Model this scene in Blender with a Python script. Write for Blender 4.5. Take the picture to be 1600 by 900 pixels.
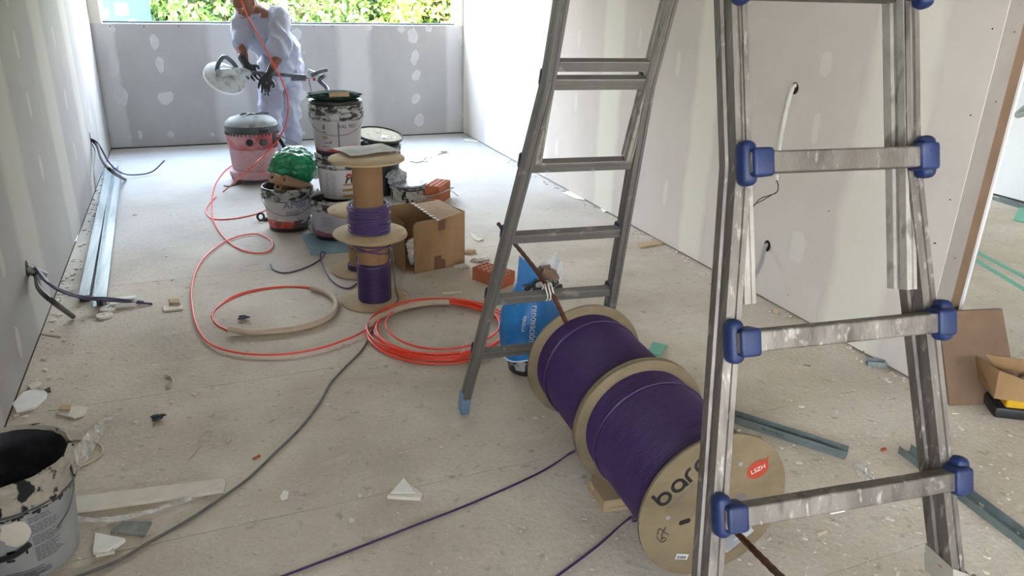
import bpy, bmesh, math, random
import numpy as np
from mathutils import Vector, Matrix, noise
R_ = math.radians
random.seed(7)
for o in list(bpy.data.objects): bpy.data.objects.remove(o)
scene = bpy.context.scene
COL = scene.collection
# ------------------------------------------------------------------ camera
F, PITCH, YAW, ROLL, CH = 1188.297, 0.37914, 0.39683, -0.02819, 1.6
_cp, _sp, _cy, _sy = math.cos(PITCH), math.sin(PITCH), math.cos(YAW), math.sin(YAW)
_f = Vector((_sy*_cp, _cy*_cp, -_sp)); _r = Vector((_cy, -_sy, 0)); _d = _f.cross(_r)
_cr, _sr = math.cos(ROLL), math.sin(ROLL)
_r2 = _cr*_r+_sr*_d; _d2 = -_sr*_r+_cr*_d
EYE = Vector((0, 0, CH))
cam = bpy.data.cameras.new('camera'); co = bpy.data.objects.new('camera', cam); COL.objects.link(co)
cam.sensor_width = 36; cam.lens = F/1600*36; cam.clip_start = 0.02; cam.clip_end = 200
M = Matrix((( _r2.x, -_d2.x, -_f.x, 0), (_r2.y, -_d2.y, -_f.y, 0), (_r2.z, -_d2.z, -_f.z, CH), (0, 0, 0, 1)))
co.matrix_world = M
scene.camera = co
# ------------------------------------------------------------------ world, sun, exposure
w = bpy.data.worlds.new('world'); scene.world = w; w.use_nodes = True
nt = w.node_tree; nt.nodes.clear()
wo = nt.nodes.new('ShaderNodeOutputWorld'); bg = nt.nodes.new('ShaderNodeBackground')
tc = nt.nodes.new('ShaderNodeTexCoord'); sx = nt.nodes.new('ShaderNodeSeparateXYZ'); rp = nt.nodes.new('ShaderNodeValToRGB')
nt.links.new(tc.outputs['Generated'], sx.inputs[0]); nt.links.new(sx.outputs['Z'], rp.inputs[0])
rp.color_ramp.elements[0].position = 0.0; rp.color_ramp.elements[0].color = (0.95, 0.975, 1.0, 1)
rp.color_ramp.elements[1].position = 0.9; rp.color_ramp.elements[1].color = (0.52, 0.72, 1.0, 1)
nt.links.new(rp.outputs[0], bg.inputs[0]); nt.links.new(bg.outputs[0], wo.inputs[0])
bg.inputs[1].default_value = 9.0
sun = bpy.data.lights.new('sun', 'SUN'); sun.energy = 7; sun.color = (1, 0.94, 0.82); sun.angle = R_(0.6)
so = bpy.data.objects.new('sun', sun); COL.objects.link(so); so.rotation_euler = (R_(32), R_(12), 0)
def portal(loc, rot, sx_, sy_):
    l = bpy.data.lights.new('window_portal', 'AREA'); l.shape = 'RECTANGLE'; l.size = sx_; l.size_y = sy_
    l.cycles.is_portal = True
    o = bpy.data.objects.new('window_portal', l); COL.objects.link(o); o.location = loc; o.rotation_euler = rot
    return o
portal((1.02, 8.40, 1.81), (R_(-90), 0, 0), 3.5, 1.3)
portal((4.7, 8.40, 1.81), (R_(-90), 0, 0), 3.2, 1.3)
portal((2.3, -3.95, 1.65), (R_(90), 0, 0), 1.6, 1.1)  # portal of the added front opening behind the camera
portal((-.85, -2.05, 1.65), (R_(90), 0, R_(90)), 2.5, 1.3)  # portal of the added opening in the left wall
vs = scene.view_settings
scene.display_settings.display_device = 'sRGB'
vs.view_transform = 'Standard'; vs.look = 'None'; vs.gamma = 1; vs.use_curve_mapping = False
vs.exposure = 2.1
# ------------------------------------------------------------------ geometry of the photograph -> places
def ray(px, py): return _f + _r2*((px-800)/F) + _d2*((py-450)/F)
def G(px, py, z=0.0):
    d = ray(px, py); return EYE + d*((z-CH)/d.z)
def GX(px, py, x):
    d = ray(px, py); return EYE + d*(x/d.x)
def GY(px, py, y):
    d = ray(px, py); return EYE + d*(y/d.y)
def away(px, py, r):
    g = G(px, py); d = Vector((g.x, g.y, 0)).normalized(); return g + d*r
def V(*a): return Vector(a)
# ------------------------------------------------------------------ materials
def lin(h):
    if isinstance(h, str):
        h = h.lstrip('#'); c = [int(h[i:i+2], 16)/255 for i in (0, 2, 4)]
        return tuple((x/12.92 if x <= .04045 else ((x+.055)/1.055)**2.4) for x in c)+(1,)
    return tuple(h)+(1,)
def mat(name, cols, rough=0.7, metal=0.0, scale=8.0, detail=4, bump=0.0, bscale=60, stretch=(1, 1, 1), pos=None,
        trans=0.0, spec=None, alpha=None, coat=0):
    m = bpy.data.materials.new(name); m.use_nodes = True; t = m.node_tree; N = t.nodes; L = t.links
    b = N['Principled BSDF']; b.inputs['Roughness'].default_value = rough; b.inputs['Metallic'].default_value = metal
    if spec is not None: b.inputs['Specular IOR Level'].default_value = spec
    if trans: b.inputs['Transmission Weight'].default_value = trans
    if coat: b.inputs['Coat Weight'].default_value = coat
    if alpha is not None: b.inputs['Alpha'].default_value = alpha
    tc = N.new('ShaderNodeTexCoord'); mp = N.new('ShaderNodeMapping'); mp.inputs['Scale'].default_value = stretch
    L.new(tc.outputs['Object'], mp.inputs[0])
    if isinstance(cols, str): cols = [cols]
    if len(cols) == 1:
        b.inputs['Base Color'].default_value = lin(cols[0])
    else:
        n = N.new('ShaderNodeTexNoise'); n.inputs['Scale'].default_value = scale; n.inputs['Detail'].default_value = detail
        n.inputs['Roughness'].default_value = 0.62
        L.new(mp.outputs[0], n.inputs['Vector'])
        r = N.new('ShaderNodeValToRGB'); e = r.color_ramp.elements
        if pos is None: pos = [0.3+0.4*i/(len(cols)-1) for i in range(len(cols))]
        e[0].position = pos[0]; e[0].color = lin(cols[0]); e[1].position = pos[-1]; e[1].color = lin(cols[-1])
        for p, c in zip(pos[1:-1], cols[1:-1]):
            q = e.new(p); q.color = lin(c)
        L.new(n.outputs['Fac'], r.inputs[0]); L.new(r.outputs[0], b.inputs['Base Color'])
    if bump:
        n2 = N.new('ShaderNodeTexNoise'); n2.inputs['Scale'].default_value = bscale; n2.inputs['Detail'].default_value = 5
        L.new(mp.outputs[0], n2.inputs['Vector'])
        bp = N.new('ShaderNodeBump'); bp.inputs['Strength'].default_value = bump; bp.inputs['Distance'].default_value = 0.004
        L.new(n2.outputs['Fac'], bp.inputs['Height']); L.new(bp.outputs[0], b.inputs['Normal'])
    return m
def nodes_of(m): return m.node_tree.nodes, m.node_tree.links, m.node_tree.nodes['Principled BSDF']
def overlay(m, color, scale, lo, hi, stretch=(1, 1, 1), amount=1.0, seed=0.0):
    """puts a second colour over the base colour where a noise is high (dust, stains, splatter)"""
    N, L, b = nodes_of(m)
    tc = N.new('ShaderNodeTexCoord'); mp = N.new('ShaderNodeMapping'); mp.inputs['Scale'].default_value = stretch
    mp.inputs['Location'].default_value = (seed, seed*1.7, seed*.3)
    L.new(tc.outputs['Object'], mp.inputs[0])
    n = N.new('ShaderNodeTexNoise'); n.inputs['Scale'].default_value = scale; n.inputs['Detail'].default_value = 6
    L.new(mp.outputs[0], n.inputs['Vector'])
    r = N.new('ShaderNodeMapRange'); r.inputs[1].default_value = lo; r.inputs[2].default_value = hi; r.inputs[4].default_value = amount
    L.new(n.outputs['Fac'], r.inputs[0])
    mx = N.new('ShaderNodeMix'); mx.data_type = 'RGBA'; L.new(r.outputs[0], mx.inputs['Factor'])
    inp = b.inputs['Base Color']
    if inp.links: L.new(inp.links[0].from_socket, mx.inputs['A'])
    else: mx.inputs['A'].default_value = inp.default_value[:]
    mx.inputs['B'].default_value = lin(color)
    L.new(mx.outputs['Result'], inp)
    return m
def filler(name, axis, wall, fill):
    """joint compound: whitish in the middle of a strip, sanded out into the board at its edges"""
    m = bpy.data.materials.new(name); m.use_nodes = True; N = m.node_tree.nodes; L = m.node_tree.links; b = N['Principled BSDF']
    b.inputs['Roughness'].default_value = .85; b.inputs['Specular IOR Level'].default_value = .2
    tc = N.new('ShaderNodeTexCoord'); s = N.new('ShaderNodeSeparateXYZ'); L.new(tc.outputs['Generated'], s.inputs[0])
    a = N.new('ShaderNodeMath'); a.operation = 'SUBTRACT'; a.inputs[1].default_value = .5; L.new(s.outputs[axis], a.inputs[0])
    ab = N.new('ShaderNodeMath'); ab.operation = 'ABSOLUTE'; L.new(a.outputs[0], ab.inputs[0])
    n = N.new('ShaderNodeTexNoise'); n.inputs['Scale'].default_value = 5; n.inputs['Detail'].default_value = 5; L.new(tc.outputs['Object'], n.inputs['Vector'])
    ma = N.new('ShaderNodeMath'); ma.operation = 'MULTIPLY_ADD'; ma.inputs[1].default_value = .22; L.new(n.outputs['Fac'], ma.inputs[0]); L.new(ab.outputs[0], ma.inputs[2])
    mr = N.new('ShaderNodeMapRange'); mr.inputs[1].default_value = .40; mr.inputs[2].default_value = .58; mr.inputs[3].default_value = 1; mr.inputs[4].default_value = 0
    L.new(ma.outputs[0], mr.inputs[0])
    mx = N.new('ShaderNodeMix'); mx.data_type = 'RGBA'; mx.inputs['A'].default_value = lin(wall); mx.inputs['B'].default_value = lin(fill)
    L.new(mr.outputs[0], mx.inputs['Factor']); L.new(mx.outputs['Result'], b.inputs['Base Color'])
    return m
WALLG = '#bab4b0'
M_ = {}
M_['floor'] = mat('dusty_screed', ['#aa9d8d', '#b8ab99', '#c5b8a6', '#d0c4b2'], .88, scale=1.6, detail=9, bump=1.0, bscale=45, spec=.25)
overlay(M_['floor'], '#d9d0c2', 1.1, .50, .75, amount=.7, seed=4)
overlay(M_['floor'], '#d8d4cb', 7, .60, .74, stretch=(1, 1.6, 1), amount=.35, seed=9)
overlay(M_['floor'], '#7d7567', 24, .62, .75, amount=.6, seed=2)
overlay(M_['floor'], '#9a9182', 55, .54, .72, amount=.35, seed=6, stretch=(1, 1.5, 1))
overlay(M_['floor'], '#d6cfc3', 38, .58, .74, amount=.3, seed=7, stretch=(1.6, 1, 1))
overlay(M_['floor'], '#9a8e7c', .7, .52, .70, amount=.5, seed=12)
def back_dust_light(m, color, y0, y1, amount):
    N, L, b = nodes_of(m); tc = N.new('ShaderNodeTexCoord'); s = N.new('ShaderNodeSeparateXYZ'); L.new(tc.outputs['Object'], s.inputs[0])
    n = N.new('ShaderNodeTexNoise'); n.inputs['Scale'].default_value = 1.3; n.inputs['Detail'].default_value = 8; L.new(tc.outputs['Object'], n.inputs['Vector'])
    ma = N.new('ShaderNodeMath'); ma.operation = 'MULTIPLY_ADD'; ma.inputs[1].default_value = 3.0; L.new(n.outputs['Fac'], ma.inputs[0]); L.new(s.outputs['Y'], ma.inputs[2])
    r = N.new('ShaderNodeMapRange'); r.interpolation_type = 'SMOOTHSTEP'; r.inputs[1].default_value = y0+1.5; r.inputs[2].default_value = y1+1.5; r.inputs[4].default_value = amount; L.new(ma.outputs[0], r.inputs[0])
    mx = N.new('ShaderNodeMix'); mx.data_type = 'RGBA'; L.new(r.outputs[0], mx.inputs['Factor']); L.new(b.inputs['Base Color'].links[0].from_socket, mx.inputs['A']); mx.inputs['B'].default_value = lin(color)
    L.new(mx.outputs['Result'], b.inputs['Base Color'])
back_dust_light(M_['floor'], '#b6bbc0', 3.0, 7.5, .7)      # sanding dust, with the window's bluish brightness on the far floor painted in
M_['gap'] = mat('dark_gap', ['#3a3733'], .95)
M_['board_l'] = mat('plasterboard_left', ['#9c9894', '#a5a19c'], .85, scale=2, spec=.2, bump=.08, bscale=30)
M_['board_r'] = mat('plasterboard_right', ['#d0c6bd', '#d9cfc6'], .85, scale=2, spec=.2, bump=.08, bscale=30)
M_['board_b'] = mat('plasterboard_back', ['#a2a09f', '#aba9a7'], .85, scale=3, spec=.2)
M_['jamb'] = mat('board_end', ['#8f857e', '#9a9088'], .85, scale=5)
M_['brown_board'] = mat('brown_board_back', ['#6f5843', '#7c634c'], .8, scale=6)
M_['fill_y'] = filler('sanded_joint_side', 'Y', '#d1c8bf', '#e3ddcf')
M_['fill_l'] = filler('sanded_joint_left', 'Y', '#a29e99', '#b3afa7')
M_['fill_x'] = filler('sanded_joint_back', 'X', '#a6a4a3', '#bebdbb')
M_['patch'] = mat('filler_patch', ['#b6b6b6', '#c6c6c4'], .85, scale=9)
M_['patch_y'] = filler('sanded_patch_side', 'Y', '#d1c8bf', '#ddd5cc')
M_['ceiling'] = mat('ceiling_board', ['#cdc6bb', '#d6cfc4'], .9, scale=2)
M_['white'] = mat('white_paint', ['#e6e6e4'], .4)
M_['alu_d'] = mat('dark_window_profile', ['#3c4248'], .4, metal=.6)
M_['alu'] = mat('worn_aluminium', ['#57514a', '#6a635b', '#7f786f'], .5, metal=.55, scale=5, detail=8, stretch=(3, 3, .6), bump=.15, bscale=70)
overlay(M_['alu'], '#3f3a35', 14, .54, .70, amount=.7, stretch=(2.5, 2.5, .5), seed=3)
overlay(M_['alu'], '#b5b0a6', 45, .60, .72, amount=.6, stretch=(2, 2, .4), seed=14)
overlay(M_['alu'], '#a39e95', 28, .64, .74, amount=.8, seed=8)
M_['alu_dull'] = mat('dusty_aluminium', ['#8a857b', '#989389', '#a39e93'], .7, metal=.35, scale=26, detail=8, bump=.2, bscale=90)
overlay(M_['alu_dull'], '#655f56', 30, .58, .68, amount=.7, seed=5, stretch=(1, 1, .6))
M_['alu_far'] = mat('grey_aluminium', ['#6b6761', '#7b7770'], .5, metal=.5, scale=8, stretch=(1, 1, .5))
overlay(M_['alu_far'], '#a5a198', 22, .62, .72, amount=.6)
M_['blue_pl'] = mat('blue_plastic', ['#07183c', '#0b2250'], .55, scale=30, bump=.15, bscale=120)
overlay(M_['blue_pl'], '#4a5470', 18, .6, .72, amount=.4)
M_['foot_pl'] = mat('dusty_blue_plastic', ['#5f7d9e', '#7d95ad'], .7, scale=30)
M_['ply'] = mat('plywood', ['#a48d6a', '#b19a77', '#bca786'], .85, scale=5, detail=7, stretch=(1, 1, 6), bump=.15, bscale=90)
overlay(M_['ply'], '#8d7858', 10, .6, .75, amount=.5)
M_['ply_n'] = mat('spool_plywood', ['#6c5d45', '#79694f', '#857459'], .85, scale=4, detail=8, stretch=(1, 1, 2), bump=.2, bscale=120)
overlay(M_['ply_n'], '#5d4e38', 6, .60, .78, amount=.55, seed=3)
M_['ply_edge'] = mat('plywood_edge', ['#8d7a58', '#b7a27d'], .85, scale=40)
M_['purple'] = mat('purple_cable', ['#33204a', '#3c2654'], .42, scale=20, spec=.4)
M_['purple_d'] = mat('purple_cable_dusty', ['#4b3a66', '#5b4878'], .6, scale=20)
M_['card'] = mat('cardboard', ['#8a6a49', '#96754f', '#a07e59'], .85, scale=7, stretch=(1, 1, .4), bump=.1)
M_['card_core'] = mat('cardboard_tube', ['#8d6a48', '#99754f'], .8, scale=6)
M_['tape'] = mat('brown_tape', ['#5c4030', '#6b4a36'], .35, scale=20)
M_['orange'] = mat('orange_red_cable', ['#ec4229', '#f25034'], .45, scale=20)
M_['hose'] = mat('beige_conduit_hose', ['#b9a58c', '#c4b199'], .65, scale=12)
M_['grey_cord'] = mat('grey_cable', ['#4e4d49', '#6b6963'], .6, scale=25)
M_['cable_w'] = mat('white_cable', ['#c2c0b4', '#cfcdc2'], .55, scale=20)
M_['cable_g'] = mat('grey_tube', ['#8b8c85', '#989992'], .6, scale=20)
M_['wire'] = mat('brown_wire', ['#4b423d'], .6)
M_['black_cable'] = mat('black_cable', ['#262223', '#332c2c'], .5, scale=20)
M_['violet_cable'] = mat('violet_cable', ['#3a2f4c', '#4b3c5e'], .5, scale=20)
M_['black'] = mat('black_plastic', ['#1c1c1e', '#262628'], .45, scale=15)
M_['black_sp'] = mat('paint_splashed_black', ['#1b1b1d', '#2a2a2c'], .5, scale=15)
overlay(M_['black_sp'], '#b7b5ae', 22, .54, .60, amount=.9)
M_['black_lt'] = mat('paint_smeared_black', ['#1b1b1d', '#2a2a2c'], .5, scale=15)
overlay(M_['black_lt'], '#a9a8a4', 20, .44, .56, stretch=(1, 1, 2), amount=.95, seed=3)
M_['black_in'] = mat('tar_black_inside', ['#1c1c1f', '#2b2b30', '#3c3b3e'], .7, scale=14, bump=.6, bscale=30)
overlay(M_['black_in'], '#55504c', 9, .58, .7, amount=.7)
M_['plaster_sp'] = mat('plaster_crust', ['#9d9588', '#aaa294', '#8c8476'], .9, scale=14, bump=.9, bscale=35)
overlay(M_['plaster_sp'], '#1b1b1c', 26, .56, .60, amount=1.0, stretch=(1, 1, .6), seed=3)
M_['label_w'] = mat('white_label', ['#b9b6b8', '#c6c3c4'], .5, scale=5)
M_['label_g'] = mat('dusty_label', ['#8f9091', '#9c9d9d', '#a9a9a8'], .6, scale=7)
M_['ink'] = mat('black_ink', ['#17171a'], .6)
M_['ink_g'] = mat('grey_ink', ['#5e5c66'], .6)
M_['ink_v'] = mat('violet_ink', ['#6c6890'], .6)
M_['ink_w'] = mat('white_ink', ['#dadcd8'], .6)
M_['red_ink'] = mat('red_label', ['#a9302c', '#b8402f'], .5, scale=30)
M_['oran_st'] = mat('orange_sticker', ['#a53a20', '#ab3f24'], .5, scale=30)
M_['mustard'] = mat('mustard_bar', ['#a5792f'], .6)
M_['vac_red'] = mat('vacuum_red', ['#a8404a', '#b5525a'], .55, scale=6)
overlay(M_['vac_red'], '#c9a6a8', 5, .45, .62, amount=.75)
M_['vac_pale'] = mat('dusty_pink_plastic', ['#b58a8e', '#c29ca0', '#b0747a'], .6, scale=6)
M_['vac_grey'] = mat('dusty_dark_plastic', ['#3f4346', '#54585b'], .6, scale=8)
M_['vac_light'] = mat('dusted_lid', ['#8f979b', '#a2aaae', '#5c6468'], .6, scale=9)
M_['green_bag'] = mat('green_film', ['#0b6a45', '#118a5a', '#2aa876'], .28, scale=9, spec=.7, bump=.5, bscale=22)
M_['green_pad'] = mat('green_scouring_fleece', ['#0b2c20', '#14402e'], .95, scale=30, bump=.9, bscale=60)
M_['roll'] = mat('kraft_paper_roll', ['#9a7c5f', '#a98a6c'], .8, scale=12)
M_['blue_bag'] = mat('blue_sack', ['#1766a8', '#1f74b6', '#2b80bd'], .5, scale=9, bump=.5, bscale=16)
overlay(M_['blue_bag'], '#7fa6c4', 14, .62, .74, amount=.5)
M_['bag_in'] = mat('white_sack_liner', ['#e2e2e2', '#f0f0f0'], .6, scale=12, bump=.3, bscale=25)
M_['brown_wad'] = mat('brown_plaster_lump', ['#77614e', '#8b7462'], .9, scale=16, bump=.9, bscale=30)
M_['terra'] = mat('terracotta', ['#9b5232', '#aa5f3c'], .85, scale=14, bump=.2)
M_['dark_hole'] = mat('dark_hole', ['#241310'], .95)
M_['galv'] = mat('galvanised_steel', ['#858e90', '#a0a9aa', '#b2babb'], .38, metal=.7, scale=6, stretch=(6, .5, 1))
M_['galv_d'] = mat('green_grey_steel', ['#67716f', '#747e7c', '#848e8c'], .5, metal=.35, scale=8, stretch=(1, 1, 1))
M_['teal'] = mat('green_moisture_board', ['#6aa58f', '#78b39b'], .8, scale=8)
M_['gypsum'] = mat('gypsum_offcut', ['#ccc3b3', '#d8cfc0'], .9, scale=14, bump=.4)
M_['gyps_w'] = mat('white_gypsum', ['#dedad1', '#e8e5dd'], .9, scale=14, bump=.3)
M_['wood'] = mat('softwood_offcut', ['#a98f6c', '#b79d7a'], .85, scale=8, stretch=(1, 6, 1))
M_['rust'] = mat('rusty_rebar', ['#3f2418', '#57301d', '#6b3f26'], .75, metal=.3, scale=40, bump=.4)
M_['mesh_gr'] = mat('grey_mortar_sheet', ['#6f716b', '#8b8c86'], .9, scale=22, bump=.8, bscale=50)
M_['paper'] = mat('printed_paper', ['#dcdad4', '#e6e4de'], .7, scale=6)
M_['blue_sheet'] = mat('blue_dusty_sheet', ['#6d8ea0', '#7f9cab'], .7, scale=7, bump=.2)
M_['grey_bag'] = mat('grey_plastic_rags', ['#6c6d6f', '#a7a8aa', '#454648'], .5, scale=16, bump=.8, bscale=20)
M_['yellow'] = mat('yellow_plastic', ['#c79a12', '#d3a51a'], .45, scale=14)
M_['tape_w'] = mat('cream_masking_tape', ['#847e70', '#958f81'], .55, scale=15, bump=.4)
M_['red'] = mat('red_mark', ['#a3242a'], .5)
M_['skin'] = mat('tanned_skin', ['#6f4430', '#7d4f39'], .6, scale=14)
M_['hair'] = mat('grey_hair', ['#39322e', '#5a524d'], .9, scale=60)
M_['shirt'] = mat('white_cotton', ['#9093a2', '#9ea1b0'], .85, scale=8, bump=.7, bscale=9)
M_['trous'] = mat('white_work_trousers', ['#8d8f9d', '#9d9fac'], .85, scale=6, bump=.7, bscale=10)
overlay(M_['trous'], '#8b8e9c', 12, .58, .7, amount=.5)
M_['glove'] = mat('black_nitrile', ['#15171d', '#20242c'], .4, scale=12, bump=.3)
M_['shoe'] = mat('dusty_shoe', ['#8a8786'], .8)
M_['sander'] = mat('dusty_white_plastic', ['#a8b0b3', '#bcc3c5', '#7f878b'], .55, scale=14)
M_['sander_d'] = mat('grey_sander_tube', ['#3f4347', '#5c6166'], .45, scale=14)
M_['leafA'] = mat('sunlit_leaf', ['#2f4a16', '#5d7730', '#9aa860'], .6, scale=3)
M_['leafB'] = mat('yellow_green_leaf', ['#55691f', '#8a9a3c', '#bcc46e'], .6, scale=3)
M_['leafC'] = mat('deep_green_leaf', ['#1d3a18', '#3d5c2c', '#7d935a'], .6, scale=3)
M_['bark'] = mat('bark', ['#4b3d2e', '#5f4f3d'], .9, scale=10)
M_['asphalt'] = mat('street_ground', ['#a39f98', '#b0aca5'], .9, scale=3)
M_['sign'] = mat('teal_sign', ['#0c6478', '#107488'], .5, scale=3)
def film_mat(name, tint=(1, 1, 1), dens=.45):
    m = bpy.data.materials.new(name); m.use_nodes = True; N = m.node_tree.nodes; L = m.node_tree.links
    b = N['Principled BSDF']; b.inputs['Base Color'].default_value = tint+(1,); b.inputs['Roughness'].default_value = .18
    n = N.new('ShaderNodeTexNoise'); n.inputs['Scale'].default_value = 25; tc = N.new('ShaderNodeTexCoord'); L.new(tc.outputs['Object'], n.inputs['Vector'])
    r = N.new('ShaderNodeMapRange'); r.inputs[1].default_value = .35; r.inputs[2].default_value = .7; r.inputs[3].default_value = dens*.5; r.inputs[4].default_value = min(1, dens*1.6)
    L.new(n.outputs['Fac'], r.inputs[0]); L.new(r.outputs[0], b.inputs['Alpha'])
    return m
M_['film'] = film_mat('clear_plastic_film', (.75, .75, .72))
# ------------------------------------------------------------------ mesh helpers
def smooth(me, ang=40):
    for p in me.polygons: p.use_smooth = True
    try: me.set_sharp_from_angle(angle=R_(ang))
    except Exception: pass
def world_loc(o):
    v = Vector(o.location)
    while o.parent: o = o.parent; v = v+Vector(o.location)
    return v
def obj(name, bm, m=None, parent=None, origin=None, sm=True, kind=None, ang=40):
    """geometry in world space -> one mesh object whose origin sits on its parent (or at `origin`)"""
    if origin is None: origin = world_loc(parent) if parent is not None else V(0, 0, 0)
    bmesh.ops.translate(bm, verts=bm.verts, vec=-Vector(origin))
    me = bpy.data.meshes.new(name); bm.normal_update(); bm.to_mesh(me); bm.free()
    if sm: smooth(me, ang)
    o = bpy.data.objects.new(name, me); COL.objects.link(o)
    if m is not None: me.materials.append(M_[m] if isinstance(m, str) else m)
    if parent is not None:
        o.parent = parent
    else: o.location = origin
    if kind: o['kind'] = kind
    return o
def tag(o, label, cat, group=None, kind=None):
    o['label'] = label; o['category'] = cat
    if group: o['group'] = group
    if kind: o['kind'] = kind
    return o
def thing(name, label, cat, loc, group=None):
    o = bpy.data.objects.new(name, None); COL.objects.link(o); o.location = loc; o.empty_display_size = .05
    return tag(o, label, cat, group)
def struct(name, bm, m, parent=None, sm=False):
    o = obj(name, bm, m, parent, sm=sm)
    if parent is None: o['kind'] = 'structure'
    return o
def single(name, bm, m, label, cat, origin, group=None, sm=True):
    return tag(obj(name, bm, m, None, origin, sm), label, cat, group)
def NB(): return bmesh.new()
def box(bm, c, s, rot=None, bevel=0.0, seg=1):
    r = bmesh.ops.create_cube(bm, size=1.0); vs_ = r['verts']
    for v in vs_: v.co = Vector((v.co.x*s[0], v.co.y*s[1], v.co.z*s[2]))
    if bevel:
        es = list({e for v in vs_ for e in v.link_edges})
        q = bmesh.ops.bevel(bm, geom=es, offset=bevel, segments=seg, profile=.5, affect='EDGES'); vs_ = list({v for f in q['faces'] for v in f.verts} | {v for v in vs_ if v.is_valid})
    if rot is not None:
        for v in vs_: v.co = rot @ v.co
    for v in vs_: v.co += Vector(c)
    return vs_
def box2(bm, a, b, bevel=0): return box(bm, [(a[i]+b[i])/2 for i in range(3)], [abs(b[i]-a[i]) for i in range(3)], None, bevel)
def prism(bm, pts, vec):
    """polygon (3D points) extruded along vec"""
    vec = Vector(vec); a = [bm.verts.new(Vector(p)) for p in pts]; b = [bm.verts.new(Vector(p)+vec) for p in pts]
    n = len(pts); bm.faces.new(a); bm.faces.new(b[::-1])
    for i in range(n):
        j = (i+1) % n; bm.faces.new((a[j], a[i], b[i], b[j]))
    bmesh.ops.recalc_face_normals(bm, faces=bm.faces)
def basis(ax):
    ax = Vector(ax).normalized(); t = V(0, 0, 1) if abs(ax.z) < .9 else V(1, 0, 0)
    u = ax.cross(t).normalized(); return ax, u, ax.cross(u).normalized()
def lathe(bm, prof, c=(0, 0, 0), ax=(0, 0, 1), seg=48, wob=None):
    """profile [(radius, height)] turned about ax at c"""
    c = Vector(c); a, u, v = basis(ax); rings = []
    for k, (r, h) in enumerate(prof):
        if r <= 1e-6: rings.append([bm.verts.new(c+a*h)]); continue
        ring = []
        for i in range(seg):
            t = 2*math.pi*i/seg; rr = r+(wob(t, k) if wob else 0)
            ring.append(bm.verts.new(c+a*h+u*(rr*math.cos(t))+v*(rr*math.sin(t))))
        rings.append(ring)
    for A, B in zip(rings, rings[1:]):
        if len(A) == 1 and len(B) == 1: continue
        for i in range(seg):
            j = (i+1) % seg
            if len(A) == 1: bm.faces.new((A[0], B[i], B[j]))
            elif len(B) == 1: bm.faces.new((A[j], A[i], B[0]))
            else: bm.faces.new((A[j], A[i], B[i], B[j]))
    bmesh.ops.recalc_face_normals(bm, faces=bm.faces)
def catmull(pts, n=8, closed=False):
    P = [Vector(p) for p in pts]
    if closed: P = [P[-1]]+P+[P[0], P[1]]
    else: P = [P[0]*2-P[1]]+P+[P[-1]*2-P[-2]]
    out = []
    for i in range(1, len(P)-2):
        p0, p1, p2, p3 = P[i-1:i+3]
        for k in range(n):
            t = k/n
            out.append(.5*((2*p1)+(p2-p0)*t+(2*p0-5*p1+4*p2-p3)*t*t+(3*p1-p0-3*p2+p3)*t**3))
    if not closed: out.append(P[-2])
    return out
def tube(bm, pts, r, seg=8, closed=False, cap=True, flat=1.0):
    P = [Vector(p) for p in pts]; n = len(P); rings = []; u = None
    for i in range(n):
        if closed: d = P[(i+1) % n]-P[i-1]
        else: d = P[min(i+1, n-1)]-P[max(i-1, 0)]
        d = d.normalized() if d.length > 1e-9 else V(0, 0, 1)
        if u is None: _, u, _v = basis(d)
        u = (u-d*u.dot(d)); u = u.normalized() if u.length > 1e-6 else basis(d)[1]
        v = d.cross(u); rr = r(i/(n-1)) if callable(r) else r
        rings.append([bm.verts.new(P[i]+u*(rr*math.cos(2*math.pi*k/seg))+v*(rr*flat*math.sin(2*math.pi*k/seg))) for k in range(seg)])
    m = n if closed else n-1
    for i in range(m):
        A, B = rings[i], rings[(i+1) % n]
        for k in range(seg): bm.faces.new((A[k], A[(k+1) % seg], B[(k+1) % seg], B[k]))
    if cap and not closed: bm.faces.new(rings[0][::-1]); bm.faces.new(rings[-1])
    bmesh.ops.recalc_face_normals(bm, faces=bm.faces)
def blob(bm, c, s, amp=.2, freq=2.0, sub=3, seed=0, cut=None):
    r = bmesh.ops.create_icosphere(bm, subdivisions=sub, radius=1.0)
    for v in r['verts']:
        n = noise.fractal(v.co*freq+V(seed, seed*2, 0), 1.0, 2.0, 3)
        p = v.co*(1+amp*n); p = V(p.x*s[0], p.y*s[1], p.z*s[2])
        if cut is not None and p.z < cut: p.z = cut
        v.co = p+Vector(c)
    return r['verts']
def slab_poly(bm, pts, z, th, jit=0):
    prism(bm, [V(p.x, p.y, z) for p in pts], (0, 0, th))
def chip(bm, c, a, b, h, ang, seed=0, n=7):
    rnd = random.Random(seed); pts = []
    for i in range(n):
        t = 2*math.pi*i/n+rnd.uniform(-.25, .25); k = rnd.uniform(.7, 1.1)
        x, y = a*k*math.cos(t), b*k*math.sin(t)
        pts.append(V(c[0]+x*math.cos(ang)-y*math.sin(ang), c[1]+x*math.sin(ang)+y*math.cos(ang), c[2]))
    prism(bm, pts, (0, 0, h))
def textverts(s, size=1.0, ext=0.0, align='CENTER'):
    cu = bpy.data.curves.new('t', 'FONT'); cu.body = s; cu.size = size; cu.extrude = ext; cu.align_x = align; cu.align_y = 'CENTER'; cu.resolution_u = 3
    o = bpy.data.objects.new('t', cu); COL.objects.link(o)
    dg = bpy.context.evaluated_depsgraph_get(); me = bpy.data.meshes.new_from_object(o.evaluated_get(dg))
    V_ = [tuple(v.co) for v in me.vertices]; F_ = [tuple(p.vertices) for p in me.polygons]
    bpy.data.objects.remove(o); bpy.data.curves.remove(cu); bpy.data.meshes.remove(me)
    return V_, F_
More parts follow.
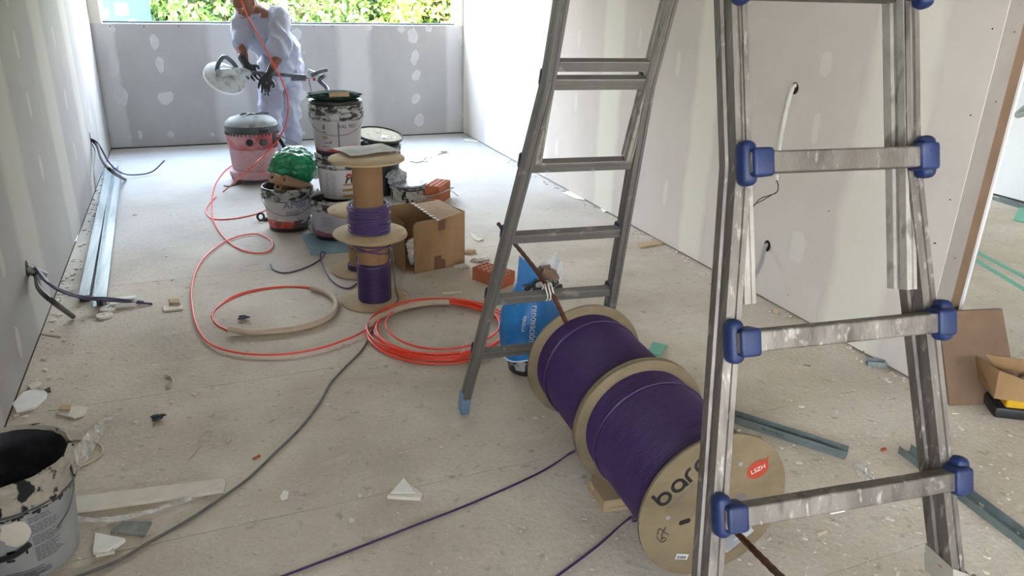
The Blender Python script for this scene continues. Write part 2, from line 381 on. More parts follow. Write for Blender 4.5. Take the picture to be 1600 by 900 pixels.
def text_on(bm, s, size, fn, align='CENTER'):
    V_, F_ = textverts(s, size, align=align)
    vs_ = [bm.verts.new(fn(x, y)) for x, y, z in V_]
    for f in F_:
        try: bm.faces.new([vs_[i] for i in f])
        except ValueError: pass
def quad_on(bm, x0, y0, x1, y1, fn, n=1):
    for k in range(n):
        a = x0+(x1-x0)*k/n; b = x0+(x1-x0)*(k+1)/n
        bm.faces.new([bm.verts.new(fn(*p)) for p in ((a, y0), (b, y0), (b, y1), (a, y1))])
def skin(points, edges, radii, sub=2):
    me = bpy.data.meshes.new('s'); me.from_pydata([tuple(p) for p in points], edges, [])
    o = bpy.data.objects.new('s', me); COL.objects.link(o)
    o.modifiers.new('sk', 'SKIN')
    sv = me.skin_vertices[0].data
    for i, r in enumerate(radii): sv[i].radius = (r, r) if not isinstance(r, tuple) else r
    sv[0].use_root = True
    s = o.modifiers.new('su', 'SUBSURF'); s.levels = sub; s.render_levels = sub
    dg = bpy.context.evaluated_depsgraph_get(); m2 = bpy.data.meshes.new_from_object(o.evaluated_get(dg))
    bm = NB(); bm.from_mesh(m2)
    bpy.data.objects.remove(o); bpy.data.meshes.remove(me); bpy.data.meshes.remove(m2)
    return bm
def loft(bm, stations, side, seg=20, n=6):
    """stations: (point, half width along side, half depth); closed, rounded ends"""
    C = catmull([s[0] for s in stations], n); m = len(C); rings = []
    for i, c in enumerate(C):
        f = i/(m-1)*(len(stations)-1); k = min(int(f), len(stations)-2); q = f-k
        a = stations[k][1]*(1-q)+stations[k+1][1]*q; d = stations[k][2]*(1-q)+stations[k+1][2]*q
        t = (C[min(i+1, m-1)]-C[max(i-1, 0)]).normalized(); s = Vector(side)-t*Vector(side).dot(t)
        s = s.normalized() if s.length > .05 else basis(t)[1]; u = t.cross(s)
        rings.append((c, a, d, s, u, t))
    R = []
    c, a, d, s, u, t = rings[0]
    for h in (.95, .7): R.append([bm.verts.new(c-t*(min(a, d)*h)+(s*(a*math.cos(x))+u*(d*math.sin(x)))*math.sqrt(1-h*h)) for x in [2*math.pi*j/seg for j in range(seg)]])
    for c, a, d, s, u, t in rings: R.append([bm.verts.new(c+s*(a*math.cos(x))+u*(d*math.sin(x))) for x in [2*math.pi*j/seg for j in range(seg)]])
    for h in (.7, .95): R.append([bm.verts.new(c+t*(min(a, d)*h)+(s*(a*math.cos(x))+u*(d*math.sin(x)))*math.sqrt(1-h*h)) for x in [2*math.pi*j/seg for j in range(seg)]])
    fs = []
    for A, B in zip(R, R[1:]):
        for j in range(seg): fs.append(bm.faces.new((A[j], A[(j+1) % seg], B[(j+1) % seg], B[j])))
    fs.append(bm.faces.new(R[0][::-1])); fs.append(bm.faces.new(R[-1]))
    bmesh.ops.recalc_face_normals(bm, faces=fs)
def remesh(bm, vox):
    me = bpy.data.meshes.new('r'); bm.to_mesh(me); bm.free(); o = bpy.data.objects.new('r', me); COL.objects.link(o)
    m = o.modifiers.new('r', 'REMESH'); m.mode = 'VOXEL'; m.voxel_size = vox; m.use_smooth_shade = True
    s = o.modifiers.new('sm', 'SMOOTH'); s.iterations = 4; s.factor = .5
    dg = bpy.context.evaluated_depsgraph_get(); m2 = bpy.data.meshes.new_from_object(o.evaluated_get(dg))
    b = NB(); b.from_mesh(m2); bpy.data.objects.remove(o); bpy.data.meshes.remove(me); bpy.data.meshes.remove(m2)
    return b
# ------------------------------------------------------------------ the room
XL, XR, YB, SILL, HEAD, CEIL = -0.802, 2.8326, 8.345, 1.169, 2.45, 2.75
XR2, X2, YF, YE = 3.02, 6.4, -4.0, 2.083
b = NB(); box2(b, (XL-.2, YF-.2, -.15), (X2+.2, YB+.2, -.012)); floor = struct('floor', b, 'gap')
ys = [YF, -1.2, .0, 1.28, 2.11, 3.07, 4.43, 6.08, YB]
for i in range(len(ys)-1):
    for (xa, xb) in ((XL, 3.02), (3.02, X2)):
        b = NB(); g = .0012
        box2(b, (xa+g, ys[i]+g, -.012), (xb-g, ys[i+1]-g, 0), bevel=.0006)
        obj('floor_slab', b, 'floor', floor, sm=False)
b = NB(); box2(b, (XL-.2, YF-.2, CEIL), (X2+.2, YB+.2, CEIL+.15)); struct('ceiling', b, 'ceiling')
# left wall
b = NB(); box2(b, (XL-.2, -.8, 0), (XL-.0135, YB+.2, CEIL)); box2(b, (XL-.2, YF, 0), (XL-.0135, -3.3, CEIL)); box2(b, (XL-.2, -3.3, 0), (XL-.0135, -.8, 1.0)); box2(b, (XL-.2, -3.3, 2.3), (XL-.0135, -.8, CEIL)); wl = struct('wall_left', b, 'gap')  # unseen opening behind the camera, added to let light in from the left
jl = [-.8, .45, 1.65, 2.85, 4.05, 5.40, 6.62, 7.80, YB]
for a, c_ in zip(jl, jl[1:]):
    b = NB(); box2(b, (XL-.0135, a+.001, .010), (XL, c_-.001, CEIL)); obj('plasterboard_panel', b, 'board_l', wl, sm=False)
def strip_side(wall, x, yc, wd, nx, z0=.010, z1=CEIL, seed=0, m='fill_y'):
    b = NB(); rnd = random.Random(seed); n = 26; L0 = []; R0 = []
    for i in range(n+1):
        z = z0+(z1-z0)*i/n; k = wd/2*(1+.08*math.sin(i*1.1+seed)+rnd.uniform(-.07, .07))
        L0.append(b.verts.new((x+nx*.0006, yc-k, z))); R0.append(b.verts.new((x+nx*.0006, yc+k, z)))
    for i in range(n): b.faces.new((L0[i], R0[i], R0[i+1], L0[i+1]))
    return obj('joint_compound_strip', b, m, wall, sm=False)
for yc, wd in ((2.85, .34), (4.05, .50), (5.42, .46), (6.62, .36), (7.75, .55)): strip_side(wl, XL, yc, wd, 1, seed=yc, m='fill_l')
def patch_side(wall, x, y, z, ry, rz, nx, seed, m='patch_y'):
    b = NB(); rnd = random.Random(seed); n = 16
    c = b.verts.new((x+nx*.0009, y, z))
    vs_ = [b.verts.new((x+nx*.0009, y+ry*math.cos(2*math.pi*i/n)*rnd.uniform(.8, 1.1), z+rz*math.sin(2*math.pi*i/n)*rnd.uniform(.8, 1.1))) for i in range(n)]
    for i in range(n): b.faces.new((c, vs_[i], vs_[(i+1) % n]))
    obj('filler_patch', b, m, wall, sm=False)
for i, (y, z) in enumerate(((4.7, 1.25), (4.72, .95), (4.7, .62), (6.0, 1.2), (6.02, .8), (6.0, .45), (7.2, .9), (7.18, .5), (3.5, .9), (3.48, .5), (3.45, .15), (4.69, 1.5))):
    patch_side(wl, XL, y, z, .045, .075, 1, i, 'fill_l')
# right wall, ending in a free jamb
b = NB(); box2(b, (XR+.0135, YE+.0135, 0), (XR2-.014, YB+.2, CEIL)); wr = struct('wall_right', b, 'gap')
jr = [YE, 2.55, 3.85, 5.0, 6.2, 7.45, YB]
for a, c_ in zip(jr, jr[1:]):
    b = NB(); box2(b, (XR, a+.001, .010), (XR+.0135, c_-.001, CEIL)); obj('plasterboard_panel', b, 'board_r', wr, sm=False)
for a, c_ in zip(jr, jr[1:]):
    b = NB(); box2(b, (XR2-.0135, a+.001, .010), (XR2, c_-.001, CEIL)); obj('plasterboard_panel', b, 'white', wr, sm=False)
b = NB()  # end board with a slightly ragged cut edge
prof = [(XR-.001+.002*math.sin(i*2.1), .008+i*.12) for i in range(24)]
box2(b, (XR+.004, YE, .008), (2.936, YE+.0125, CEIL), bevel=.001); obj('end_board', b, 'jamb', wr, sm=False)
b = NB(); box2(b, (2.938, YE+.010, .008), (3.012, YE+.022, CEIL)); obj('brown_edge_board', b, 'brown_board', wr, sm=False)
b = NB(); box2(b, (3.012, YE+.004, .008), (3.02, YE+.03, CEIL)); obj('cut_edge', b, 'gyps_w', wr, sm=False)
for yc, wd in ((2.50, .40), (3.85, .28), (5.0, .34), (6.2, .3), (7.45, .42), (8.28, .12)): strip_side(wr, XR, yc, wd, -1, seed=yc*3)
for i, (px, py, a, c_) in enumerate(((1245, 385, .07, .09), (1290, 100, .05, .06), (1275, 200, .03, .09), (1060, 100, .03, .08), (1040, 300, .03, .09), (900, 160, .03, .07), (905, 60, .03, .07), (870, 230, .04, .08), (835, 150, .04, .07), (1000, 60, .03, .06), (1150, 60, .04, .06))):
    g = GX(px, py, XR); patch_side(wr, XR, g.y, g.z, a, c_, -1, i+40)
b = NB()
for (px, py) in ((1231, 461), (1269, 505), (1350, 549), (1485, 312), (1460, 380), (1551, 45), (1517, 180), (1033, 400), (925, 268), (960, 300), (1295, 330), (1462, 380)):
    g = GX(px, py, XR); lathe(b, [(0, 0), (.0035, 0)], (g.x-.0011, g.y, g.z), (1, 0, 0), 8)
for (px, py) in ((1585, 50), (1556, 159), (1492, 403)):
    g = GY(px, py, YE-.001); lathe(b, [(0, 0), (.0035, 0)], g, (0, 1, 0), 8)
obj('screw_heads', b, 'dark_hole', wr, kind='stuff')
# back wall (parapet, piers, lintel)
b = NB()
box2(b, (XL-.2, YB+.0135, 0), (X2+.2, YB+.2, SILL-.0135)); box2(b, (XL-.2, YB+.0135, HEAD+.0135), (X2+.2, YB+.2, CEIL))
box2(b, (XL-.2, YB+.0135, 0), (-.72, YB+.2, CEIL)); box2(b, (2.77, YB+.0135, 0), (3.1, YB+.2, CEIL)); box2(b, (6.3, YB+.0135, 0), (X2+.2, YB+.2, CEIL))
wb = struct('wall_back', b, 'gap')
jb = [XL, .37, 1.61, XR, 4.1, 5.3, X2]
for a, c_ in zip(jb, jb[1:]):
    b = NB(); box2(b, (a+.001, YB, .012), (c_-.001, YB+.0135, SILL)); obj('plasterboard_panel', b, 'board_b', wb, sm=False)
b = NB(); box2(b, (XL, YB, HEAD), (X2, YB+.0135, CEIL)); obj('plasterboard_panel', b, 'board_b', wb, sm=False)
for xa, xb in ((XL, -.705), (2.755, XR), (3.02, 3.1), (6.3, X2)):
    b = NB(); box2(b, (xa, YB-.001, SILL), (xb, YB+.0125, HEAD)); box2(b, (xa if xa < 0 else xa, YB+.0125, SILL), (xb, YB+.19, HEAD)); obj('plasterboard_pier', b, 'ceiling', wb, sm=False)
b = NB(); box2(b, (-.705, YB+.002, SILL-.012), (2.755, YB+.2, SILL)); obj('sill_board', b, 'gyps_w', wb, sm=False)
def strip_back(x0, x1, seed, z1=SILL):
    b = NB(); rnd = random.Random(seed); n = 16; A = []; B = []
    for i in range(n+1):
        z = .02+(z1-.02)*i/n; j = rnd.uniform(-.012, .012)
        A.append(b.verts.new((x0+j, YB-.0007, z))); B.append(b.verts.new((x1+rnd.uniform(-.012, .012), YB-.0007, z)))
    for i in range(n): b.faces.new((A[i], B[i], B[i+1], A[i+1]))
    obj('joint_compound_strip', b, 'fill_x', wb, sm=False)
strip_back(.17, .56, 1); strip_back(1.42, 1.82, 2); strip_back(XL+.002, -.60, 3); strip_back(2.62, XR-.002, 4)
def patch_back(px, py, rx, rz, seed, rot=0, n=14):
    g = GY(px, py, YB); b = NB(); rnd = random.Random(seed); c = b.verts.new((g.x, YB-.0012, g.z)); vs_ = []
    for i in range(n):
        t = 2*math.pi*i/n; k = rnd.uniform(.82, 1.12); x, z = rx*k*math.cos(t), rz*k*math.sin(t)
        vs_.append(b.verts.new((g.x+x*math.cos(rot)-z*math.sin(rot), YB-.0012, g.z+x*math.sin(rot)+z*math.cos(rot))))
    for i in range(n): b.faces.new((c, vs_[i], vs_[(i+1) % n]))
    obj('filler_patch', b, 'patch', wb, sm=False)
for i, a in enumerate([(241, 65, .04, .075), (250, 101, .04, .08), (259, 153, .075, .065, .5), (267, 210, .035, .035), (173, 46, .05, .03), (177, 105, .05, .09), (189, 150, .06, .10), (197, 213, .06, .045), (219, 210, .02, .05),
        (645, 56, .06, .085), (648, 90, .045, .08, -.3), (650, 118, .045, .065, -.5), (650, 154, .045, .065, -.5), (655, 188, .06, .075), (463, 54, .06, .06), (468, 92, .03, .05), (469, 148, .07, .065, .5), (467, 182, .035, .035), (471, 208, .04, .025), (576, 44, .04, .03), (627, 46, .04, .035), (670, 45, .04, .04), (720, 60, .03, .09), (718, 180, .04, .06), (565, 190, .03, .06), (475, 82, .01, .01), (332, 210, .02, .02)]):
    patch_back(a[0], a[1], a[2], a[3], i, a[4] if len(a) > 4 else 0)
b = NB()
for px in (172, 225, 279, 490, 520): 
    g = GY(px, 41, YB); lathe(b, [(0, 0), (.006, 0)], (g.x, YB-.0015, g.z), (0, 1, 0), 8)
obj('screw_heads', b, 'dark_hole', wb, kind='stuff')
# windows: dark bottom rail, white posts
for k, (xa, xb, mull) in enumerate(((-.705, 2.755, (.955,)), (3.1, 6.3, (4.7,)))):
    win = bpy.data.objects.new('window_%d' % (k+1), None); COL.objects.link(win); win['kind'] = 'structure'; win.location = (xa, YB+.1, SILL)
    b = NB(); box2(b, (xa, YB+.075, SILL), (xb, YB+.115, SILL+.018)); obj('bottom_rail', b, 'alu_d', win, sm=False)
    b = NB(); box2(b, (xa, YB+.075, HEAD-.05), (xb, YB+.115, HEAD)); obj('top_rail', b, 'white', win, sm=False)
    for xm in mull:
        b = NB(); box2(b, (xm-.035, YB+.06, SILL+.018), (xm+.035, YB+.13, HEAD-.05)); obj('mullion', b, 'white', win, sm=False)
    for xm in (xa+.01, xb-.01):
        b = NB(); box2(b, (xm-.01, YB+.075, SILL+.018), (xm+.01, YB+.115, HEAD-.05)); obj('side_rail', b, 'white', win, sm=False)
# far side room wall and the wall behind the camera with an unseen opening added for fill light
b = NB(); box2(b, (X2, YF, .0), (X2+.2, YB+.2, CEIL)); ws = struct('wall_side_room', b, 'white')
b = NB(); box2(b, (XL-.2, YF-.2, 0), (1.5, YF, CEIL)); box2(b, (3.1, YF-.2, 0), (X2+.2, YF, CEIL)); box2(b, (1.5, YF-.2, 0), (3.1, YF, 1.1)); box2(b, (1.5, YF-.2, 2.2), (3.1, YF, CEIL))
struct('wall_front', b, 'board_l')
b = NB(); box2(b, (XL-.4, YF-2.6, 2.55), (X2+.4, YF-.2, 2.75)); struct('trim_1', b, 'ceiling')  # unseen overhang, added to keep direct sun out of the front opening
# ------------------------------------------------------------------ outside
b = NB(); box2(b, (-40, -50, -3.2), (50, 60, -3.0)); struct('ground', b, 'asphalt')
def tree(x, y, z, rx, ry, rz, n, leaf, m, seed, label):
    t = thing('tree', label, 'tree', (x, y, -3.0), 'trees outside the window')
    rs = np.random.RandomState(seed); u = rs.normal(size=(n, 3)); u /= np.linalg.norm(u, axis=1)[:, None]
    rad = rs.uniform(.62, 1.0, n)**.6
    # lumpy crown
    lump = 1+.16*np.sin(u[:, 0]*7+seed)*np.cos(u[:, 2]*6+seed)+.10*np.sin(u[:, 1]*11)
    c = u*(rad*lump)[:, None]*np.array([rx, ry, rz])+np.array([0, 0, z+3.0])
    a = rs.normal(size=(n, 3)); a /= np.linalg.norm(a, axis=1)[:, None]
    bb = np.cross(a, rs.normal(size=(n, 3))); bb /= np.linalg.norm(bb, axis=1)[:, None]
    s = leaf*rs.uniform(.6, 1.3, n)[:, None]
    P = np.stack([c-a*s, c+bb*s*.55, c+a*s, c-bb*s*.55], 1).reshape(-1, 3)
    me = bpy.data.meshes.new('crown'); me.from_pydata(P.tolist(), [], np.arange(n*4).reshape(-1, 4).tolist()); me.materials.append(M_[m])
    o = bpy.data.objects.new('crown', me); COL.objects.link(o); o.parent = t; o['kind'] = 'stuff'
    b = NB(); tube(b, [(x, y, -3.0), (x+.05, y, -1.5), (x, y, z)], lambda q: .22-.12*q, 10); obj('trunk', b, 'bark', t)
    for k in range(4):
        b = NB(); q = 2*math.pi*k/4+seed; tube(b, [(x, y, z-rz*.7), (x+.6*rx*math.cos(q), y+.5*ry*math.sin(q), z+.2*rz)], lambda q: .09-.05*q, 6); obj('branch', b, 'bark', t)
for i, (x, y, z, rx, ry, rz, m, lab) in enumerate((
    (-1.2, 15.6, 1.5, 2.0, 1.8, 2.6, 'leafC', 'dense deep green tree behind the teal sign at the left end of the window'),
    (1.0, 14.2, 1.1, 2.1, 1.7, 2.4, 'leafA', 'yellow-green tree filling the window left of the white post'),
    (4.0, 15.8, 1.6, 1.5, 1.4, 2.7, 'leafC', 'narrow dark green tree just right of the white window post'),
    (5.1, 13.6, .9, 1.9, 1.6, 2.2, 'leafB', 'bright lime tree in the right half of the window'),
    (8.0, 15.4, 1.2, 2.1, 1.8, 2.5, 'leafC', 'green tree beyond the right end of the window'),
    (-4.3, 15.0, 1.2, 2.0, 1.7, 2.5, 'leafA', 'sunlit tree left of the window view'),
    (2.6, 19.5, 1.6, 3.2, 1.8, 3.2, 'leafA', 'broad sunlit tree in the second row behind the lime tree'),
    (-2.4, 20.5, 1.8, 3.3, 1.8, 3.4, 'leafA', 'broad pale green tree in the second row behind the sign'),
    (7.5, 20.5, 1.8, 3.3, 1.8, 3.4, 'leafB', 'broad yellowish tree in the second row at far right'),
    (11.8, 18, 1.6, 3.0, 2.0, 3.4, 'leafC', 'green tree seen through the side room window'))):
    tree(x, y, z, rx, ry, rz, 24000, .062 if y < 17 else .10, m, i+1, lab)
t = thing('street_sign', 'teal street sign with white blocks on posts at the left end of the window', 'sign', (-1.15, 12.6, -3.0))
b = NB(); box2(b, (-1.75, 12.58, .62), (-.42, 12.62, 1.35)); obj('panel', b, 'sign', t, sm=False)
b = NB()
for xx, zz, ww, hh in ((-1.15, 1.02, .2, .12), (-.86, 1.06, .16, .16), (-1.0, .93, .3, .05), (-.72, .95, .1, .05)): box2(b, (xx, 12.572, zz), (xx+ww, 12.582, zz+hh))
obj('white_marking', b, 'white', t, sm=False)
for xx in (-1.65, -.52):
    b = NB(); tube(b, [(xx, 12.65, -3), (xx, 12.65, 1.3)], .035, 8); obj('post', b, 'galv', t)
t = thing('street_post', 'grey concrete post seen through the window right of the white mullion', 'post', (3.02, 16.9, -3.0))
b = NB(); box2(b, (2.86, 16.8, -3.0), (3.2, 17.1, 3.2)); obj('shaft', b, 'asphalt', t, sm=False)

# ------------------------------------------------------------------ the ladder
HX, HY, HZ, LTH, PF, PN, LS, T0F, T0N = [v for v in (0.927, 1.284, 2.645, -0.121, 0.372, 0.310, 0.256, 1.478, 1.441)]
K = CH/1.5
Hh = V(HX*K, HY*K, HZ*K); LS *= K; T0F *= K; T0N *= K
AX = V(math.cos(LTH), math.sin(LTH), 0); AN = V(-math.sin(LTH), math.cos(LTH), 0)
def fr(which, t, u, n=0.0):
    """point of a ladder frame: t down from the hinge, u along the rungs, n outwards of the A"""
    ph = PF if which == 'f' else -PN
    dn = V(0, 0, -1)*math.cos(ph)+AN*math.sin(ph)
    out = (AN*math.cos(ph)+V(0, 0, 1)*math.sin(ph))*(1 if which == 'f' else -1)
    p = Hh+AX*u+dn*t
    if which == 'f': p = EYE+(p-EYE)*1.015
    return p+out*n
WF0, KF, WN0, KN = .150, .0250, .167, .0312
ladder = thing('step_ladder', 'tall aluminium A-frame telescopic ladder with blue rung clamps straddling the purple cable drums', 'ladder', (1.0, 1.4, 0))
def rail(which, pts, wu, dn, m, name, parent):
    """hollow-look grooved rail following (t,u) points; wu wide along the rungs, dn deep"""
    g = .005; h = dn/2; q = wu/2
    sec = [(-q, -h), (-q, -h*.30), (-q+g, -h*.22), (-q+g, h*.22), (-q, h*.30), (-q, h), (-q*.35, h), (-q*.25, h-g*.6), (q*.25, h-g*.6), (q*.35, h), (q, h), (q, h*.30), (q-g, h*.22), (q-g, -h*.22), (q, -h*.30), (q, -h), (q*.35, -h), (q*.25, -h+g*.6), (-q*.25, -h+g*.6), (-q*.35, -h)]
    b = NB(); rings = []
    no = -.043 if which == 'n' else -.0
    for t, u in pts: rings.append([b.verts.new(fr(which, t, u+a, c_+no)) for a, c_ in sec])
    n = len(sec)
    for A, B in zip(rings, rings[1:]):
        for i in range(n): b.faces.new((A[i], A[(i+1) % n], B[(i+1) % n], B[i]))
    b.faces.new(rings[0][::-1]); b.faces.new(rings[-1]); bmesh.ops.recalc_face_normals(b, faces=b.faces)
    return obj(name, b, m, parent, sm=False)
def fbox(b, which, t, u, n, st, su, sn, bevel=0, seg=2):
    o = fr(which, t, u, n); ex = (fr(which, t, u+.1, n)-o).normalized(); ez = (fr(which, t+.1, u, n)-o).normalized(); ey = (fr(which, t, u, n+.1)-o).normalized()
    if ex.cross(ey).dot(ez) < 0: ey = -ey
    rot = Matrix((ex, ey, ez)).transposed()
    box(b, o, (su, sn, st), rot, bevel, seg)
for wch, W0, KK, T0, m_rail in (('f', WF0, KF, T0F, 'alu_far'), ('n', WN0, KN, T0N, 'alu')):
    # floor contact
    tf = T0
    while fr(wch, tf, 0).z > .035: tf += .002
    def wid(t): return W0+max(0, (t-T0)/LS)*KK
    for s in (-1, 1):
        cw = .009 if wch == 'n' else 0
        r = rail(wch, [(T0-1.15, s*(W0-cw)), (T0, s*(W0-cw)), (tf, s*(wid(tf)-cw))], .027, .052, m_rail, 'outer_rail', ladder)
        b = NB(); fbox(b, wch, tf-.02, s*(wid(tf-.02)-cw), -.043 if wch == 'n' else 0, .09, .036, .061, .006); obj('rubber_foot', b, 'foot_pl', ladder)
        # inner telescoped section
        te = T0+LS*(.80 if wch == 'n' else .93)
        rail(wch, [(.02, s*(W0-.005-cw)), (te, s*(W0-.005-cw))], .020, .046, 'alu_dull', 'inner_rail', ladder)
    for i in range(-3, 1):
        t = T0+i*LS-(.055 if wch == 'f' else 0); b = NB(); fbox(b, wch, t, 0, -.043 if wch == 'n' else -.005, .030, 2*(W0-.015), .026, .002); obj('inner_rung', b, m_rail, ladder, sm=False)
    k = -3
    while T0+k*LS < tf-.1:
        t = T0+k*LS; wd = wid(t)
        if wch == 'n':
            b = NB(); fbox(b, wch, t, 0, .0, .033, 2*wd-.004, .030, .003)
        else:
            b = NB(); fbox(b, wch, t, 0, 0.0, .034, 2*wd-.01, .030, .003); fbox(b, wch, t, 0, .0, .006, 2*wd-.03, .034)
        obj('rung', b, m_rail, ladder, sm=False)
        for s in (-1, 1):
            b = NB()
            if wch == 'n':
                fbox(b, wch, t, s*(wd-.001)+.006, -.010, .070, .028, .034, .0125, 4)
                fbox(b, wch, t, s*(wd-.015)+.006, .002, .044, .036, .038, .006, 3)
            else:
                fbox(b, wch, t, s*(wd+.004), .030, .052, .024, .024, .008, 3)
                fbox(b, wch, t, s*(wd-.012), .020, .040, .018, .030, .005, 2)
            obj('clamp', b, 'blue_pl' if (wch == 'n' or k > 1) else 'alu_d', ladder)
        k += 1
    for s in (-1, 1):
        b = NB(); p = fr(wch, .0, s*(W0-.005)); lathe(b, [(0, -.03), (.055, -.03), (.06, -.02), (.06, .02), (.055, .03), (0, .03)], p, AX, 24); obj('hinge', b, 'blue_pl', ladder)
# masking tape round the right near rail
b = NB(); tt = T0N+2.66*LS; wt = WN0+2.66*KN-.009
def trail(a, c_, n): return fr('n', a, wt+c_, n-.043)
bm_t = b; rnd = random.Random(3)
for (dt, w_, th) in ((-.004, .026, .0012), (.012, .024, .0022), (.024, .020, .0015)):
    ring = []
    for u_, n_ in ((-.0165, -.030), (-.0165, .030), (.0165, .030), (.0165, -.030)):
        u2 = u_+math.copysign(th, u_); n2 = n_+math.copysign(th, n_)
        sl = .5*u_+.35*n_
        ring.append((b.verts.new(trail(tt+dt-w_/2+sl, u2, n2)), b.verts.new(trail(tt+dt+w_/2+sl, u2, n2))))
    for i in range(4):
        A, B = ring[i], ring[(i+1) % 4]; b.faces.new((A[0], B[0], B[1], A[1]))
vs_ = blob(b, trail(tt+.02, .022, .032), (.010, .010, .020), .5, 2.5, 3, 4)
obj('masking_tape', b, 'tape_w', ladder)
b = NB(); fbox(b, 'n', tt-.006, wt-.0175, -.043, .006, .0012, .012); obj('red_mark', b, 'red', ladder, sm=False)
# ------------------------------------------------------------------ cable drums on the rebar
sc_ = (1.6-.07)/1.57
C0 = EYE+(V(1.214, 1.392, .262)-EYE)*sc_; DR = .232*sc_; DL = .461*sc_
DD = V(math.sin(.071), math.cos(.071), -.001).normalized()
def drum(label, c0, seed, front):
    t = thing('cable_drum', label, 'cable drum', c0, 'purple cable drums on the rebar axle')
    a, u, v = basis(DD)
    for k, h in ((0, 0), (1, DL-.011)):
        b = NB(); lathe(b, [(.022, h), (DR-.001, h), (DR, h+.001), (DR, h+.010), (DR-.001, h+.011), (.022, h+.011), (.022, h)], c0, DD, 96); fl = obj('flange', b, 'ply_n', t, ang=60)
        b = NB(); q = DR*.62
        for s in range(3):
            aa = 2*math.pi*s/3+1; p = c0+u*(q*math.cos(aa))+v*(q*math.sin(aa))
            lathe(b, [(0, h-.0012), (.006, h-.0012), (.007, h)], p, DD, 12)
        obj('bolt_head', b, 'galv', fl)
    b = NB(); lathe(b, [(.019, .004), (.095, .011), (.095, DL-.011), (.019, DL-.004)], c0, DD, 48); obj('core', b, 'card_core', t)
    nw = 46; r0 = DR*.83; L = DL-.024; prof = [(.095, .012)]
    for i in range(nw):
        for q in (0.06, .25, .5, .75, .94):
            h = .012+L*(i+q)/nw; prof.append((r0+.0052*math.sin(math.pi*q)**.7, h))
    prof.append((.095, .012+L)); b = NB(); lathe(b, prof, c0, DD, 96)
    obj('wound_cable', b, 'purple', t, ang=85)
    b = NB(); pts = []
    for i in range(90):
        aa = 2*math.pi*i/90; h = DL*.80+.012*math.sin(aa+seed)
        pts.append(c0+a*h+u*((r0+.0075)*math.cos(aa))+v*((r0+.0075)*math.sin(aa)))
    tube(b, pts, .0036, 6, closed=True); obj('loose_wrap', b, 'purple', t)
    return t
def on_flange(c0, ox, oy, rot=0):
    """x/y on the front flange as seen from the camera side (x right, y up)"""
    a, u, v = basis(DD)
    ex = V(0, 0, 1).cross(-DD).normalized(); ey = (-DD).cross(ex).normalized()
    def fn(x, y, lift=.0012):
        X = ox+x*math.cos(rot)-y*math.sin(rot); Y = oy+x*math.sin(rot)+y*math.cos(rot)
        return c0-DD*lift+ex*X+ey*Y
    return fn
d1 = drum('nearer drum of purple cable, its printed plywood face toward the camera', C0, 0, True)
d2 = drum('farther drum of purple cable, beside the blue sack', C0+DD*(DL+.003), 2, False)
E_ = DR
b = NB()
LOGO = (-.130, .086, .72)
fn = on_flange(C0, LOGO[0], LOGO[1], LOGO[2])
def ringseg(b, fn, cx, cy, ro, ri, a0, a1, n=28):
    for i in range(n):
        p = a0+(a1-a0)*i/n; q = a0+(a1-a0)*(i+1)/n
        b.faces.new([b.verts.new(fn(cx+r*math.cos(t), cy+r*math.sin(t))) for r, t in ((ri, p), (ro, p), (ro, q), (ri, q))])
def bar(b, fn, x0, y0, x1, y1): b.faces.new([b.verts.new(fn(*p)) for p in ((x0, y0), (x1, y0), (x1, y1), (x0, y1))])
PI = math.pi; ro, ri = .0225, .0125; st = .0100
def glyphs(word, x):
    for ch in word:
        if ch == 'b': ringseg(b, fn, x+ro, 0, ro, ri, 0, 2*PI); bar(b, fn, x, 0, x+st, .037); x += 2*ro+.006
        elif ch == 'a': ringseg(b, fn, x+ro, 0, ro, ri, 0, 2*PI); bar(b, fn, x+2*ro-st, -ro, x+2*ro, 0); x += 2*ro+.006
        elif ch == 'r': ringseg(b, fn, x+ro*.9, -.0, ro, ri, PI*.38, PI); bar(b, fn, x-ro*.1, -ro, x-ro*.1+st, 0); x += ro*1.25+.004
        elif ch == 'p': ringseg(b, fn, x+ro, 0, ro, ri, 0, 2*PI); bar(b, fn, x, -.040, x+st, 0); x += 2*ro+.006
glyphs('barpa', -.062)
pr = obj('printed_logo', b, 'ink', d1, sm=False)
b = NB(); text_on(b, 'the power of', .017, lambda x, y: fn(x-.002, y-.036)); obj('printed_words', b, 'ink_g', d1, sm=False)
b = NB(); f2 = on_flange(C0, .122, .098, .35)
vv = [b.verts.new(f2(.034*math.cos(t), .029*math.sin(t)*(1 if math.sin(t) < 0 else 1.0))) for t in [2*PI*i/32 for i in range(32)]]; b.faces.new(vv)
b.faces.new([b.verts.new(f2(*p)) for p in ((.024, .014), (.040, .030), (.034, .006))]); stk = obj('oval_sticker', b, 'oran_st', d1, sm=False)
b = NB(); f2b = on_flange(C0, .122, .098, .35); text_on(b, 'LSZH', .020, lambda x, y: f2b(x*1.0, y, .0022)); obj('sticker_words', b, 'ink_w', stk, sm=False)
b = NB(); f3 = on_flange(C0, .080, .004, 0); ringseg(b, f3, 0, 0, .021, .016, 0, 2*PI); ringseg(b, f3, 0, 0, .013, .010, 0, 2*PI); bar(b, f3, -.005, -.006, -.002, .006); bar(b, f3, .002, -.006, .005, .006); bar(b, f3, -.004, -.001, .004, .001); obj('printed_seal', b, 'ink_g', d1, sm=False)
b = NB(); f4 = on_flange(C0, -.148, -.056, 1.25)
pts = [f4(*p, .0015) for p in ((-.006, .020), (.014, .022), (.004, .0), (-.002, -.016))]; tube(b, catmull(pts, 4), .0011, 5)
pts = [f4(*p, .0015) for p in ((-.016, .002), (.0, .006), (.022, .004))]; tube(b, pts, .0011, 5)
